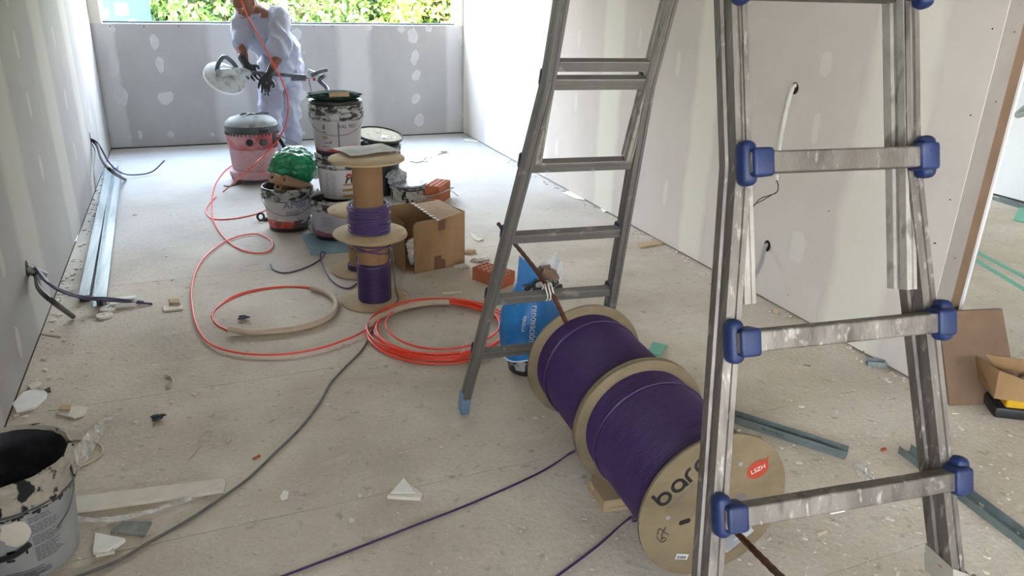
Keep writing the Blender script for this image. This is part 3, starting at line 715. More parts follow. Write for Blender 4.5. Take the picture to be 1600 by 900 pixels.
pts = [f4(*p, .0015) for p in ((-.012, .018), (-.024, .004), (-.026, -.010), (-.016, -.014), (-.012, -.004), (-.022, -.001))]; tube(b, catmull(pts, 4), .0011, 5)
obj('handwritten_number', b, 'ink', d1)
b = NB(); f5 = on_flange(C0, -.082, -.150, -.28); bar(b, f5, -.020, -.009, .020, .009); lb = obj('barcode_label', b, 'label_w', d1, sm=False)
b = NB()
rnd = random.Random(1); x = -.016
while x < .014:
    w_ = rnd.choice((.0008, .0015, .0022)); 
    b.faces.new([b.verts.new(f5(*p, .0018)) for p in ((x, -.006), (x+w_, -.006), (x+w_, .003), (x, .003))]); x += w_+rnd.choice((.0008, .0014))
obj('barcode', b, 'ink', lb, sm=False)
b = NB(); f6 = on_flange(C0, .085, -.120, .62); bar(b, f6, -.048, -.030, .052, .026); lb = obj('paper_label', b, 'label_g', d1, sm=False)
b = NB()
for i in range(7): b.faces.new([b.verts.new(f6(*p, .0018)) for p in ((-.042, .018-i*.007), (-.042+(.055, .04, .06, .05, .03, .058, .045)[i], .018-i*.007), (-.042+(.055, .04, .06, .05, .03, .058, .045)[i], .0205-i*.007), (-.042, .0205-i*.007))])
x = .022
while x < .046:
    w_ = rnd.choice((.0008, .0015, .0022)); b.faces.new([b.verts.new(f6(*p, .0018)) for p in ((x, -.012), (x+w_, -.012), (x+w_, .012), (x, .012))]); x += w_+.0012
obj('small_print', b, 'ink_g', lb, sm=False)
b = NB(); f7 = on_flange(C0, -.088, -.030, .12)
vv = [b.verts.new(f7(math.copysign(.010, math.cos(t))+.008*math.cos(t), .008*math.sin(t), .0014)) for t in [2*PI*(i+.5)/20 for i in range(20)]]; b.faces.new(vv); obj('drive_slot', b, 'dark_hole', d1, sm=False)
# rebar axle
ft = fr('f', T0F+3*LS, -.02); nr = fr('n', T0N+3*LS, .0, .0)
a_, u_, v_ = basis(DD)
p_far = GY(779, 350, 2.85)
ce = C0+DD*DL+V(0, 0, .010); pts = [p_far, ft+V(0, 0, .030), C0+DD*(2*DL+.006)+V(0, 0, .011), ce, C0+V(0, 0, .010), C0-DD*.16+V(-.03, 0, .035), nr+V(0, 0, .026), nr+V(0, -.16, .06)]
pp = catmull(pts, 40); b = NB(); rings_n = len(pp)
tube(b, pp, lambda q: .0078+.0011*(1 if (int(q*(rings_n-1)) % 3 == 0) else 0), 10)
single('rebar_rod', b, 'rust', 'rusty ribbed steel bar run through both purple drums as their axle', 'steel bar', C0)
b = NB(); c_ = ft+V(0, 0, .012)
for q in range(3): 
    ring = [c_+V(.012*q-.012, 0, 0)+V(.004*math.sin(t*2), .024*math.cos(t), .030*math.sin(t)) for t in [2*PI*i/20 for i in range(20)]]; tube(b, ring, .003, 6, closed=True)
single('tie_string', b, 'cable_w', 'off-white string tying the steel bar to a ladder rung above the blue sack', 'string', c_)
# broken block under the joint of the drums
g = G(930, 752); b = NB()
prism(b, [V(g.x-.055, g.y-.16, 0), V(g.x+.075, g.y-.18, 0), V(g.x+.078, g.y+.02, 0), V(g.x-.01, g.y+.005, 0), V(g.x-.045, g.y-.03, 0)], (0, 0, .014))
prism(b, [V(g.x-.055, g.y-.16, .0142), V(g.x+.06, g.y-.17, .0142), V(g.x+.05, g.y-.05, .0142), V(g.x-.02, g.y-.01, .0142), V(g.x-.045, g.y-.045, .0142)], (0, 0, .030))
for i in range(6):
    p = V(g.x-.05+.02*i, g.y-.06+.008*(i % 3), .03); box(b, p, (.012, .03, .022), Matrix.Rotation(i*.9, 3, 'Z') @ Matrix.Rotation(.5, 3, 'X'))
single('plywood_block', b, 'ply', 'splintered pale plywood scraps wedged under the joint of the two drums', 'wood block', (g.x, g.y, 0), sm=False)
# two purple tails on the floor
def floor_cable(name, pix, r, m, label, cat, group=None, lift=0, seg=8, n=8, extra_start=(), extra_end=()):
    pts = list(extra_start)+[G(px, py, r)+V(0, 0, lift) for px, py in pix]+list(extra_end)
    b = NB(); tube(b, catmull(pts, n), r, seg)
    return single(name, b, m, label, cat, (pts[0].x, pts[0].y, 0), group)
q = C0+DD*(DL*1.35)
floor_cable('loose_cable', [(897, 705), (840, 740), (740, 785), (640, 824), (540, 863), (440, 901), (340, 940)], .0038, 'purple', 'purple cable running from the farther drum across the floor to the bottom edge', 'cable', extra_start=[q+V(-.09, .02, -DR*.83+.01), q+V(-.16, .04, -DR*.83-.03)])
q = C0+DD*(DL*.55)
floor_cable('loose_cable', [(985, 809), (930, 856), (868, 902), (800, 950)], .0038, 'purple', 'short purple cable leaving the nearer drum toward the bottom edge', 'cable', extra_start=[q+V(.0, 0, -DR*.845-.004), q+V(-.10, 0, -DR*.845-.02)])
# ------------------------------------------------------------------ standing spools
def spool(loc, rf, h, rc, label, flt=(0, 0), parts=True):
    t = thing('cable_spool', label, 'spool', loc, 'small plywood and cardboard cable spools'); x, y, z = loc
    for hh, off in ((z, 0), (z+h-.010, 1)):
        b = NB(); ox, oy = (flt if off else (0, 0)); lathe(b, [(0, 0), (rf-.0015, 0), (rf, .0015), (rf, .0085), (rf-.0015, .010), (0, .010)], (x+ox, y+oy, hh), (0, 0, 1), 72); obj('flange', b, 'ply', t, ang=50)
    b = NB(); lathe(b, [(rc, .010), (rc, h-.010)], (x, y, z), (0, 0, 1), 40); obj('core', b, 'card_core', t)
    return t
SA = away(587, 489, .178); SA.z = 0
s1 = spool((SA.x, SA.y, 0), .182, .375, .082, 'lower of the two stacked spools, closely wound with purple cable')
s2 = spool((SA.x-.012, SA.y, .376), .190, .400, .076, 'upper stacked spool with bare cardboard core and a bunch of purple loops')
def winding(c, r, z0, z1, n, m, parent, seg=56, jit=0, rr=.0042):
    prof = [(r-.006, z0)]
    for i in range(n):
        for q in (.08, .3, .5, .7, .92): prof.append((r+rr*.8*math.sin(PI*q), z0+(z1-z0)*(i+q)/n))
    prof.append((r-.006, z1)); b = NB(); lathe(b, prof, c, (0, 0, 1), seg); return obj('wound_cable', b, m, parent, ang=85)
winding((SA.x, SA.y, 0), .086, .011, .225, 26, 'purple', s1)
b = NB()
for i, (z, dr, t1, t2) in enumerate(((.232, .010, .02, .4), (.305, .010, .012, 2.0), (.318, .012, .010, 4.0), (.30, .013, .02, 5.0))):
    ring = [(SA.x+(.082+dr)*math.cos(t), SA.y+(.082+dr)*math.sin(t), z+t1*math.sin(t+t2)) for t in [2*PI*k/40 for k in range(40)]]; tube(b, ring, .0038, 6, closed=True)
obj('loose_wrap', b, 'purple_d', s1)
rnd = random.Random(11); b = NB()
for i in range(26):
    lay = i % 2; z = .388+.004+(i//2)*.0112; rr = .092+lay*.012+rnd.uniform(-.002, .004); ox, oy = rnd.uniform(-.004, .004), rnd.uniform(-.004, .004); tl, ph = rnd.uniform(0, .006), rnd.uniform(0, 6)
    ring = [(s2.location.x+ox+rr*math.cos(t), s2.location.y+oy+rr*math.sin(t), z+.002+tl*(1+math.sin(t+ph))) for t in [2*PI*k/40 for k in range(40)]]; tube(b, ring, .0042, 6, closed=True)
lathe(b, [(.078, .386), (.093, .39), (.093, .52), (.078, .525)], (s2.location.x, s2.location.y, 0), (0, 0, 1), 40)
obj('coiled_cable', b, 'purple_d', s2)
SB = away(566, 438, .178)
s3 = spool((SB.x, SB.y, 0), .178, .375, .070, 'third spool standing behind the stacked pair, nearly empty, pencil marks on its top')
winding((SB.x, SB.y, 0), .078, .011, .045, 5, 'purple', s3, rr=.004)
b = NB(); ring = [(SB.x+.073*math.cos(t), SB.y+.073*math.sin(t), .15) for t in [2*PI*k/30 for k in range(30)]]; tube(b, ring, .003, 6, closed=True); obj('thin_wrap', b, 'purple_d', s3)
b = NB(); rnd = random.Random(2)
for i in range(11):
    a = rnd.uniform(0, 6.28); r = rnd.uniform(.03, .15); x, y = SB.x+r*math.cos(a), SB.y+r*math.sin(a)
    box(b, (x, y, .3757), (rnd.uniform(.01, .03), rnd.uniform(.004, .009), .0012), Matrix.Rotation(rnd.uniform(0, 3), 3, 'Z'))
obj('ink_marks', b, 'ink_g', s3, sm=False)
# paper on the top spool
b = NB(); nx_, ny_ = 14, 8; top = .7775
P4 = [GZ for GZ in (G(518, 233, top+.004), G(548, 246, top+.004), G(628, 236, top+.004), G(596, 226, top+.004))]
grid = []
for i in range(nx_+1):
    row = []
    for j in range(ny_+1):
        s, r = i/nx_, j/ny_; p = (P4[0]*(1-s)+P4[3]*s)*(1-r)+(P4[1]*(1-s)+P4[2]*s)*r
        row.append(b.verts.new(p+V(0, 0, .004+.008*math.sin(s*5+r*2)**2*(1-abs(r-.5)))))
    grid.append(row)
for i in range(nx_):
    for j in range(ny_): b.faces.new((grid[i][j], grid[i+1][j], grid[i+1][j+1], grid[i][j+1]))
bmesh.ops.solidify(b, geom=b.faces, thickness=.002)
pa = thing('paper_sheets', 'creased printed paper lying on the top spool', 'paper', (P4[0].x, P4[0].y, top)); obj('sheet', b, 'paper', pa)
b = NB()
for j in range(7):
    for i in range(3):
        def fp(x, y):
            s, r = x, y; p = (P4[0]*(1-s)+P4[3]*s)*(1-r)+(P4[1]*(1-s)+P4[2]*s)*r; return p+V(0, 0, .0068+.008*math.sin(s*5+r*2)**2*(1-abs(r-.5)))
        if (i+j) % 4 == 3: continue
        quad_on(b, .08+.3*i, .12+.11*j, .08+.3*i+.20, .132+.11*j, fp, 4)
obj('printed_lines', b, 'ink_g', pa, sm=False)
# thin grey cable down the front of the spool, then the long grey cord
floor_cable('extension_cord', [(600, 487), (583, 515), (567, 545), (540, 573), (517, 598), (500, 628), (470, 668), (425, 712), (385, 750), (340, 782), (290, 815), (235, 846), (180, 878), (110, 905), (20, 940)], .0052, 'grey_cord', 'dark grey cord snaking from the spools down to the bottom left', 'cord',
    extra_start=[V(SA.x+.09, SA.y-.045, .33), V(SA.x+.097, SA.y-.045, .22), V(SA.x+.10, SA.y-.06, .08), V(SA.x+.10, SA.y-.10, .02)])
floor_cable('purple_offcut', [(423, 413), (427, 421), (440, 426), (455, 425), (475, 419), (492, 411), (503, 403), (508, 395), (502, 394), (501, 404), (507, 421), (518, 438), (532, 448), (546, 450), (557, 443)], .0042, 'purple_d', 'thin purple cable tail curling on the floor left of the spools', 'cable')
# ------------------------------------------------------------------ buckets
def cyl(c, r):
    """wrap: x (metres round the wall, 0 = side facing the camera), z height"""
    base_a = math.atan2(-c[1], -c[0])
    def fn(x, z, rr=None, rot=0.0):
        R0 = (r(z) if callable(r) else r) if rr is None else rr; a = base_a+rot+x/R0
        return V(c[0]+R0*math.cos(a), c[1]+R0*math.sin(a), c[2]+z)
    return fn
def bucket(label, c, rb, rt, h, body='label_w', band='black_lt', bottom='black', inner='black_in', group='paint buckets', fill=None, handle=True, ribs=2, bandh=.28):
    t = thing('paint_bucket', label, 'bucket', c, group); x, y, z = c
    b = NB(); lathe(b, [(0, 0), (rb-.01, 0), (rb-.002, .004), (rb, .012), (rt, h), (rt-.003, h), (rb-.004, .012), (0, .010)], c, (0, 0, 1), 56); obj('body', b, bottom, t)
    rad = lambda zz: rb+(rt-rb)*(zz-.012)/(h-.012)
    z0, z1 = .030, h*(1-bandh)
    b = NB(); lathe(b, [(rad(z0)+.0012, z0), (rad(z1)+.0012, z1)], c, (0, 0, 1), 64); sl = obj('label_sleeve', b, body, t)
    b = NB(); pr = [(rad(z1)+.0015, z1)]
    for k in range(ribs):
        q0 = z1+(h-z1)*k/ribs; q1 = z1+(h-z1)*(k+1)/ribs; m_ = (q0+q1)/2
        pr += [(rad(q0)+.001, q0+.002), (rad(m_)+.009, q0+(q1-q0)*.25), (rad(m_)+.010, q0+(q1-q0)*.8), (rad(q1)+.002, q1)]
    pr += [(rt-.004, h+.001), (rt-.006, h-.012)]
    b = NB(); lathe(b, pr, c, (0, 0, 1), 56); obj('rim_band', b, band, t)
    b = NB(); lathe(b, [(0, .012), (rb-.006, .012), (rt-.005, h-.005)], c, (0, 0, 1), 48); obj('inner_wall', b, inner, t)
    if handle:
        b = NB(); cam_a = math.atan2(-y, -x); pts = []
        for i in range(17):
            s = -1+2*i/16; a = cam_a+s*1.45; dr = .012+.02*(1-s*s); zz = h*.86-(1-s*s)**.8*h*.42
            pts.append((x+(rad(zz)+dr)*math.cos(a), y+(rad(zz)+dr)*math.sin(a), z+zz))
        tube(b, catmull(pts, 2), .0018, 6); obj('bail_handle', b, 'grey_cord', t)
    t['_'] = 0; del t['_']
    return t, rad
def splash(name, cols, z_mid, seed, base='#b9b6b8', base_z=0.0, h=.1):
    """printed colour splash: band low on the label with a torn noise edge"""
    m = mat(name, [base, base], .5); N, L, b = nodes_of(m)
    tc = N.new('ShaderNodeTexCoord'); s = N.new('ShaderNodeSeparateXYZ'); L.new(tc.outputs['Object'], s.inputs[0])
    mp = N.new('ShaderNodeMapping'); mp.inputs['Scale'].default_value = (10, 10, 38); mp.inputs['Location'].default_value = (seed, 0, 0); mp.inputs['Rotation'].default_value = (.25, .2, 0); L.new(tc.outputs['Object'], mp.inputs[0])
    n = N.new('ShaderNodeTexNoise'); n.inputs['Scale'].default_value = 1.3; n.inputs['Detail'].default_value = 5; L.new(mp.outputs[0], n.inputs['Vector'])
    ma = N.new('ShaderNodeMath'); ma.operation = 'MULTIPLY_ADD'; ma.inputs[1].default_value = -h*1.6; L.new(n.outputs['Fac'], ma.inputs[0]); L.new(s.outputs['Z'], ma.inputs[2])
    mr = N.new('ShaderNodeMapRange'); mr.inputs[1].default_value = z_mid-h*.8-.012; mr.inputs[2].default_value = z_mid-h*.8+.012; mr.inputs[3].default_value = 1; mr.inputs[4].default_value = 0; L.new(ma.outputs[0], mr.inputs[0])
    n2 = N.new('ShaderNodeTexNoise'); n2.inputs['Scale'].default_value = 7; n2.inputs['Detail'].default_value = 2; L.new(tc.outputs['Object'], n2.inputs['Vector'])
    r = N.new('ShaderNodeValToRGB'); e = r.color_ramp.elements; e[0].position = .36; e[0].color = lin(cols[0]); e[1].position = .64; e[1].color = lin(cols[-1])
    for i, c in enumerate(cols[1:-1]):
        q = e.new(.36+.28*(i+1)/(len(cols)-1)); q.color = lin(c)
    L.new(n2.outputs['Fac'], r.inputs[0])
    mx = N.new('ShaderNodeMix'); mx.data_type = 'RGBA'; L.new(mr.outputs[0], mx.inputs['Factor']); L.new(b.inputs['Base Color'].links[0].from_socket, mx.inputs['A']); L.new(r.outputs[0], mx.inputs['B'])
    L.new(mx.outputs['Result'], b.inputs['Base Color']); return m
M_['lab_white'] = splash('label_red_green_splash', ['#a8343c', '#c1552f', '#8a2b45', '#33523f'], .085, 3, h=.10)
M_['lab_pink'] = splash('label_pink_splash', ['#7d4a5c', '#94475a', '#3f5a4c'], .06, 8, base='#a5a3aa', h=.08)
M_['lab_top'] = splash('label_red_splash', ['#a52f3c', '#b3434a'], .05, 5, base='#aaa7a9', h=.07)
# white bucket with the green bag
WB = away(454, 364, .135)
wbk, rad = bucket('white printed paint bucket full of paper rolls under a crumpled green bag', (WB.x, WB.y, 0), .135, .163, .300, body='lab_white', group=None)
M_white = cyl((WB.x, WB.y, 0), lambda z: rad(z)+.0035)
b = NB(); text_on(b, 'AMBI', .070, lambda x, y: M_white(x+.045, y+.195)); obj('label_words', b, 'ink_v', wbk, sm=False)
b = NB(); text_on(b, 'Pintura Plástica', .030, lambda x, y: M_white(x+.02, y+.092)); obj('label_words', b, 'ink_w', wbk, sm=False)
b = NB(); rnd = random.Random(5)
for i in range(5): quad_on(b, -.02, .150-.007*i, .05+rnd.uniform(0, .03), .1525-.007*i, M_white, 4)
obj('label_small_print', b, 'ink_g', wbk, sm=False)
for i, (px, py, az, ln) in enumerate(((425, 277, .1, .20), (444, 281, .35, .24), (434, 292, -.1, .12))):
    e = GY(px, py, WB.y-(.17, .15, .06)[i]); dr = V((.62, .74, .5)[i], .55, -.42).normalized(); b = NB()
    lathe(b, [(.011, 0), (.032, 0), (.033, .002), (.033, ln), (.011, ln), (.011, 0)], e, dr, 28)
    ro_ = single('paper_roll', b, 'roll', ('kraft paper roll at the left of the green bag in the white bucket', 'kraft paper roll under the middle of the green bag', 'low kraft paper roll at the rim of the white bucket')[i], 'paper roll', e, 'paper rolls in the bucket')
    b = NB(); lathe(b, [(0, 0), (.0108, 0)], e+dr*.004, dr, 20); obj('core_hole', b, 'dark_hole', ro_)
b = NB(); c_ = GY(459, 257, WB.y+.05); blob(b, c_, (.150, .125, .110), .16, 1.3, 6, 3)
for v in b.verts:
    q = v.co-c_; d_ = q.normalized(); v.co = c_+q*(1+.16*(.45-abs(noise.noise(d_*3.2+V(3, 1, 0))))+.07*(.4-abs(noise.noise(d_*8))))
    if q.x > .05 and q.z < 0: v.co.z -= .035*(q.x/.14)
single('green_bag', b, 'green_bag', 'crumpled shiny green plastic bag stuffed on the white bucket', 'bag', c_)
# stack of three buckets
SX, SY = .868, 5.15
bk3, r3 = bucket('lowest bucket of the tall stack, dark and half hidden behind the marked spool top', (SX+.02, SY, 0), .155, .168, .215, body='black', group='tall bucket stack', handle=False)
bk2, r2_ = bucket('middle bucket of the tall stack, white label with a roof picture and mustard bars', (SX+.015, SY, .205), .150, .170, .325, body='label_w', group='tall bucket stack', handle=False, bandh=.30)
bk1, r1_ = bucket('top bucket of the tall stack, labelled RAL 9021 over a red splash', (SX-.005, SY, .525), .145, .170, .325, body='lab_top', group='tall bucket stack', bandh=.30)
fn = cyl((SX-.005, SY, .525), lambda z: r1_(z)+.003)
b = NB(); text_on(b, 'RAL 9021', .034, lambda x, y: fn(x+.075, y+.195)); obj('label_words', b, 'ink', bk1, sm=False)
b = NB(); quad_on(b, .005, .032, .013, .225, fn, 1); 
for i, (a0, z, w_) in enumerate(((-.10, .155, .03), (-.10, .115, .035), (-.09, .085, .05), (-.10, .06, .03))): quad_on(b, a0, z, a0+w_, z+.006, fn, 3)
quad_on(b, -.095, .175, -.08, .205, fn, 1); quad_on(b, -.05, .09, -.038, .10, fn, 1)
obj('label_marks', b, 'ink_g', bk1, sm=False)
b = NB(); quad_on(b, -.11, .125, -.065, .132, fn, 3); quad_on(b, -.105, .06, -.05, .066, fn, 3); obj('label_bars', b, 'mustard', bk1, sm=False)
fn = cyl((SX+.015, SY, .205), lambda z: r2_(z)+.003)
b = NB()
for z in (.045, .085): quad_on(b, -.005, z, .085, z+.018, fn, 5)
quad_on(b, .0, .125, .075, .137, fn, 5); obj('label_bars', b, 'mustard', bk2, sm=False)
b = NB(); b.faces.new([b.verts.new(fn(*p)) for p in ((.015, .182), (.07, .182), (.058, .205), (.03, .207))]); obj('label_picture', b, 'red_ink', bk2, sm=False)
b = NB(); b.faces.new([b.verts.new(fn(*p)) for p in ((.012, .140), (.068, .140), (.068, .181), (.025, .181))]); 
for k in range(5): quad_on(b, .095, .19-.035*k, .095+.02, .195-.035*k, fn, 2)
quad_on(b, .105, .06, .115, .075, fn, 1); obj('label_picture', b, 'alu_d', bk2, sm=False)
b = NB(); rnd = random.Random(8)
for k in range(16):
    quad_on(b, -.125, .20-.010*k, -.105+rnd.uniform(0, .02), .2025-.010*k, fn, 2); quad_on(b, -.085, .20-.010*k, -.04-rnd.uniform(0, .012), .2018-.010*k, fn, 2)
obj('label_small_print', b, 'ink_g', bk2, sm=False)
# lid with green pad on top of the stack
tz = .852
b = NB(); lathe(b, [(0, tz), (.168, tz), (.172, tz+.004), (.172, tz+.018), (.166, tz+.022), (0, tz+.020)], (SX-.005, SY, 0), (0, 0, 1), 56); single('bucket_lid', b, 'black', 'black lid closing the top bucket of the tall stack', 'lid', (SX, SY, tz))
b = NB(); blob(b, (SX-.01, SY-.005, tz+.047), (.165, .12, .030), .18, 3, 4, 5); single('scouring_pad', b, 'green_pad', 'dark green fleecy pad lying on the lid of the tall stack', 'pad', (SX, SY, tz+.02))
b = NB(); p = GY(530, 148, SY-.165); box(b, p, (.125, .016, .026), Matrix.Rotation(.05, 3, 'Z') @ Matrix.Rotation(-.5, 3, 'X'), .002); single('wood_strip', b, 'wood', 'short pale wood strip leaning on the green pad', 'wood strip', p)
# pinkish bucket under the marked spool top
PB = away(529, 381, .13)
pk, rp_ = bucket('pinkish printed bucket tucked behind the spool with the marked top', (PB.x-.01, PB.y+.05, 0), .130, .150, .27, body='lab_pink', group=None, handle=False)
fn = cyl((PB.x-.01, PB.y+.05, 0), lambda z: rp_(z)+.002); b = NB()
for k in range(6): quad_on(b, -.09, .16-.011*k, -.01, .1625-.011*k, fn, 4)
obj('label_small_print', b, 'ink_v', pk, sm=False)
# black bucket behind with tilted lid
BB = V(1.33, 6.0, 0)
bb, rbb = bucket('black paint-smeared bucket under the tilted lid behind the stack', (BB.x, BB.y, 0), .14, .165, .40, body='black', band='black_sp', group=None, handle=False)
b = NB(); nrm = V(.10, -.16, 1).normalized(); cc = GY(592, 212, BB.y); cc.z = .455
lathe(b, [(0, 0), (.185, 0), (.19, .003), (.19, .018), (.184, .022), (.180, .012)], cc, nrm, 56)
lid = thing('bucket_lid', 'wide black-rimmed lid coated with cream plaster, tilted on the black bucket', 'lid', cc); obj('rim', b, 'black', lid)
b = NB(); lathe(b, [(0, .014), (.179, .013), (.178, .010)], cc, nrm, 40, wob=lambda t, k: .002*math.sin(9*t)); obj('plaster_layer', b, mat('cream_plaster', ['#9d9582', '#b9b19c', '#6f6a5f'], .9, scale=30, bump=.8), lid)
b = NB(); blob(b, V(BB.x+.02, BB.y-.02, .425), (.12, .10, .04), .3, 2, 3, 1); single('black_rag', b, 'black_sp', 'stiff black rag squeezed between black bucket and tilted lid', 'rag', (BB.x, BB.y, .4))
# low drums and lids right of the stack
q = away(640, 318, .14)
for i, (dz, h, r_, m, lab) in enumerate(((0, .09, .145, 'plaster_sp', 'low crusted tub right of the bare cardboard core'), (.092, .022, .155, 'black_lt', 'black lid on the crusted tub'), (.116, .02, .135, 'grey_bag', 'grey dusty lid on top of the crusted tub'))):
    b = NB(); lathe(b, [(0, dz), (r_*.93, dz), (r_, dz+h*.3), (r_, dz+h*.9), (r_*.96, dz+h), (0, dz+h*.95)], q, (0, 0, 1), 40); single('plastic_tub' if i == 0 else 'bucket_lid', b, m, lab, 'tub' if i == 0 else 'lid', (q.x, q.y, dz))
b = NB(); blob(b, V(q.x-.08, q.y+.05, .17), (.08, .07, .06), .35, 2, 3, 7); single('grey_rag', b, 'grey_bag', 'grey rag heaped on the lids right of the spools', 'rag', (q.x-.08, q.y+.05, .13))
b = NB()
for k in range(4):
    c2 = G(650+8*k, 305-3*k, .03+.02*k); ring = [c2+V((.12+.02*k)*math.cos(t), (.10+.015*k)*math.sin(t), .02*math.sin(t*2+k)) for t in [2*PI*i/36 for i in range(36)]]; tube(b, ring, .0035, 6, closed=True)
single('cable_tangle', b, 'cable_g', 'tangle of light grey cable behind the cardboard box', 'cable', G(660, 300))
floor_cable('wire_end', [(655, 312), (672, 306), (690, 302), (705, 304), (716, 312)], .004, 'black_cable', 'thin dark wire arching behind the cardboard box', 'wire', lift=.03)
# rags and cables between the buckets
for i, (px, py, s, sd) in enumerate(((497, 325, (.06, .06, .10), 2), (496, 352, (.05, .05, .06), 6), (500, 300, (.055, .06, .05), 9))):
    p = G(px, py+12); b = NB(); blob(b, V(p.x, p.y+.05*(i == 2)*6, s[2]*(.9 if i < 2 else 1)+(0 if i < 2 else .10)), s, .4, 2.2, 4, sd, cut=None)
    for v in b.verts: v.co.z = max(v.co.z, .002)
    single('plastic_rag', b, 'grey_bag', ('crumpled grey plastic between the white bucket and the stack', 'grey plastic scrap on the floor at the foot of the white bucket', 'grey cloth lump behind the white bucket')[i], 'rag', (p.x, p.y, 0), 'rags between the buckets')
b = NB(); P = [G(px, py) for px, py in ((470, 366), (487, 399), (556, 393), (556, 360))]; prism(b, [V(p.x, p.y, .0005) for p in P], (0, 0, .002)); single('blue_sheet', b, 'blue_sheet', 'dusty blue sheet on the floor under the white and pinkish buckets', 'sheet', P[0], sm=False)
p = G(408, 345); t = thing('black_clip', 'small black clamp on the floor left of the white bucket', 'clamp', p)
b = NB(); ring = [p+V(.022*math.cos(t_), 0, .03+.026*math.sin(t_)) for t_ in [2*PI*i/20 for i in range(20)]]; tube(b, ring, .008, 8, closed=True); obj('jaw', b, 'black', t)
b = NB(); box(b, p+V(.035, 0, .012), (.05, .03, .02), None, .004); obj('base', b, 'vac_grey', t)
# ------------------------------------------------------------------ cardboard box
A0 = G(648, 428); B0 = G(726, 412); ex = (B0-A0); Wd = ex.length; ex.normalize(); ey = V(-ex.y, ex.x, 0); dp = .36; HB = .325
bx = thing('cardboard_box', 'open brown cardboard box with torn left side behind the hollow brick', 'box', A0)
def bxp(x, y, z): return A0+ex*x+ey*y+V(0, 0, z)
def panel(name, pts, n, m='card', th=.005):
    b = NB(); prism(b, pts, Vector(n)*th); return obj(name, b, m, bx, sm=False)
fp_ = panel('front_panel', [bxp(0, 0, 0), bxp(Wd, 0, 0), bxp(Wd, 0, HB+.01), bxp(Wd*.6, 0, HB-.006), bxp(.02, 0, HB-.012), bxp(0, 0, HB-.03)], ey)
panel('right_panel', [bxp(Wd, 0, 0), bxp(Wd, dp, 0), bxp(Wd, dp, HB), bxp(Wd, 0, HB+.01)], -ex)
panel('back_panel', [bxp(0, dp, 0), bxp(Wd, dp, 0), bxp(Wd, dp, HB), bxp(0, dp, HB)], -ey)
panel('base_panel', [bxp(0, 0, .002), bxp(Wd, 0, .002), bxp(Wd, dp, .002), bxp(0, dp, .002)], (0, 0, 1))
la = bxp(-.01, dp, 0); lb_ = G(634, 428)
panel('left_panel', [la, lb_, lb_+V(0, 0, HB*.96), la+V(0, 0, HB)], V(.3, 1, 0).normalized())
panel('base_flap', [bxp(0, 0, .008), lb_+V(0, .01, .008), la+V(.05, 0, .008), bxp(.05, dp, .008)], (0, 0, 1))
fl_ = [bxp(Wd*.42, -.005, HB-.010), bxp(Wd, .015, HB+.022), bxp(Wd*.78, dp*.95, HB+.012), bxp(-.02, dp*.80, HB+.03)]
fl_ = [G(683, 346, HB-.006), G(723, 333, HB+.012), G(686, 313, HB+.01), G(645, 320, HB+.012)]
topf = panel('top_flap', fl_, (0, 0, 1), th=.005)
b = NB(); a, c_ = fl_[0], fl_[3]
for k in range(9):
    s = k/8; p = a*(1-s)+c_*s; box(b, p+V(.004, .004, .007), (.016+.004*(k % 3), .022, .002), Matrix.Rotation(.4*k, 3, 'Z'))
obj('torn_edge', b, 'gyps_w', topf, sm=False)
b = NB(); pts = [(.47, HB-.006), (.62, HB-.006), (.60, HB-.085), (.46, HB-.085)]; prism(b, [bxp(Wd*x, -.0012, z) for x, z in pts], -ey*.0006); obj('tape_strip', b, 'tape', fp_, sm=False); b = NB()
prism(b, [bxp(Wd*x, -.0012, z) for x, z in ((.38, .0), (.60, .0), (.60, .055), (.53, .06), (.52, .085), (.39, .085))], -ey*.0006); obj('tape_strip', b, 'tape', fp_, sm=False)
b = NB()
for k in range(14): prism(b, [bxp(Wd*(.05+.065*k), -.0004, .004), bxp(Wd*(.05+.065*k)+.0012, -.0004, .004), bxp(Wd*(.05+.065*k)+.0012, -.0004, HB-.016), bxp(Wd*(.05+.065*k), -.0004, HB-.016)], -ey*.0006)
obj('flute_ridges', b, 'card', fp_, sm=False)
for i, (x, y, z, s) in enumerate(((.04, .11, .06, .04), (.04, .14, .12, .036))):
    b = NB(); blob(b, bxp(x+.02, y, z), (s, s, s*1.3), .3, 2.5, 3, i+4); single('crumpled_paper', b, 'gyps_w', ('crumpled pale wrap low inside the torn side of the box', 'crumpled pale wrap upper inside the torn side of the box')[i], 'wrap', bxp(x, y, z), 'wraps in the box')
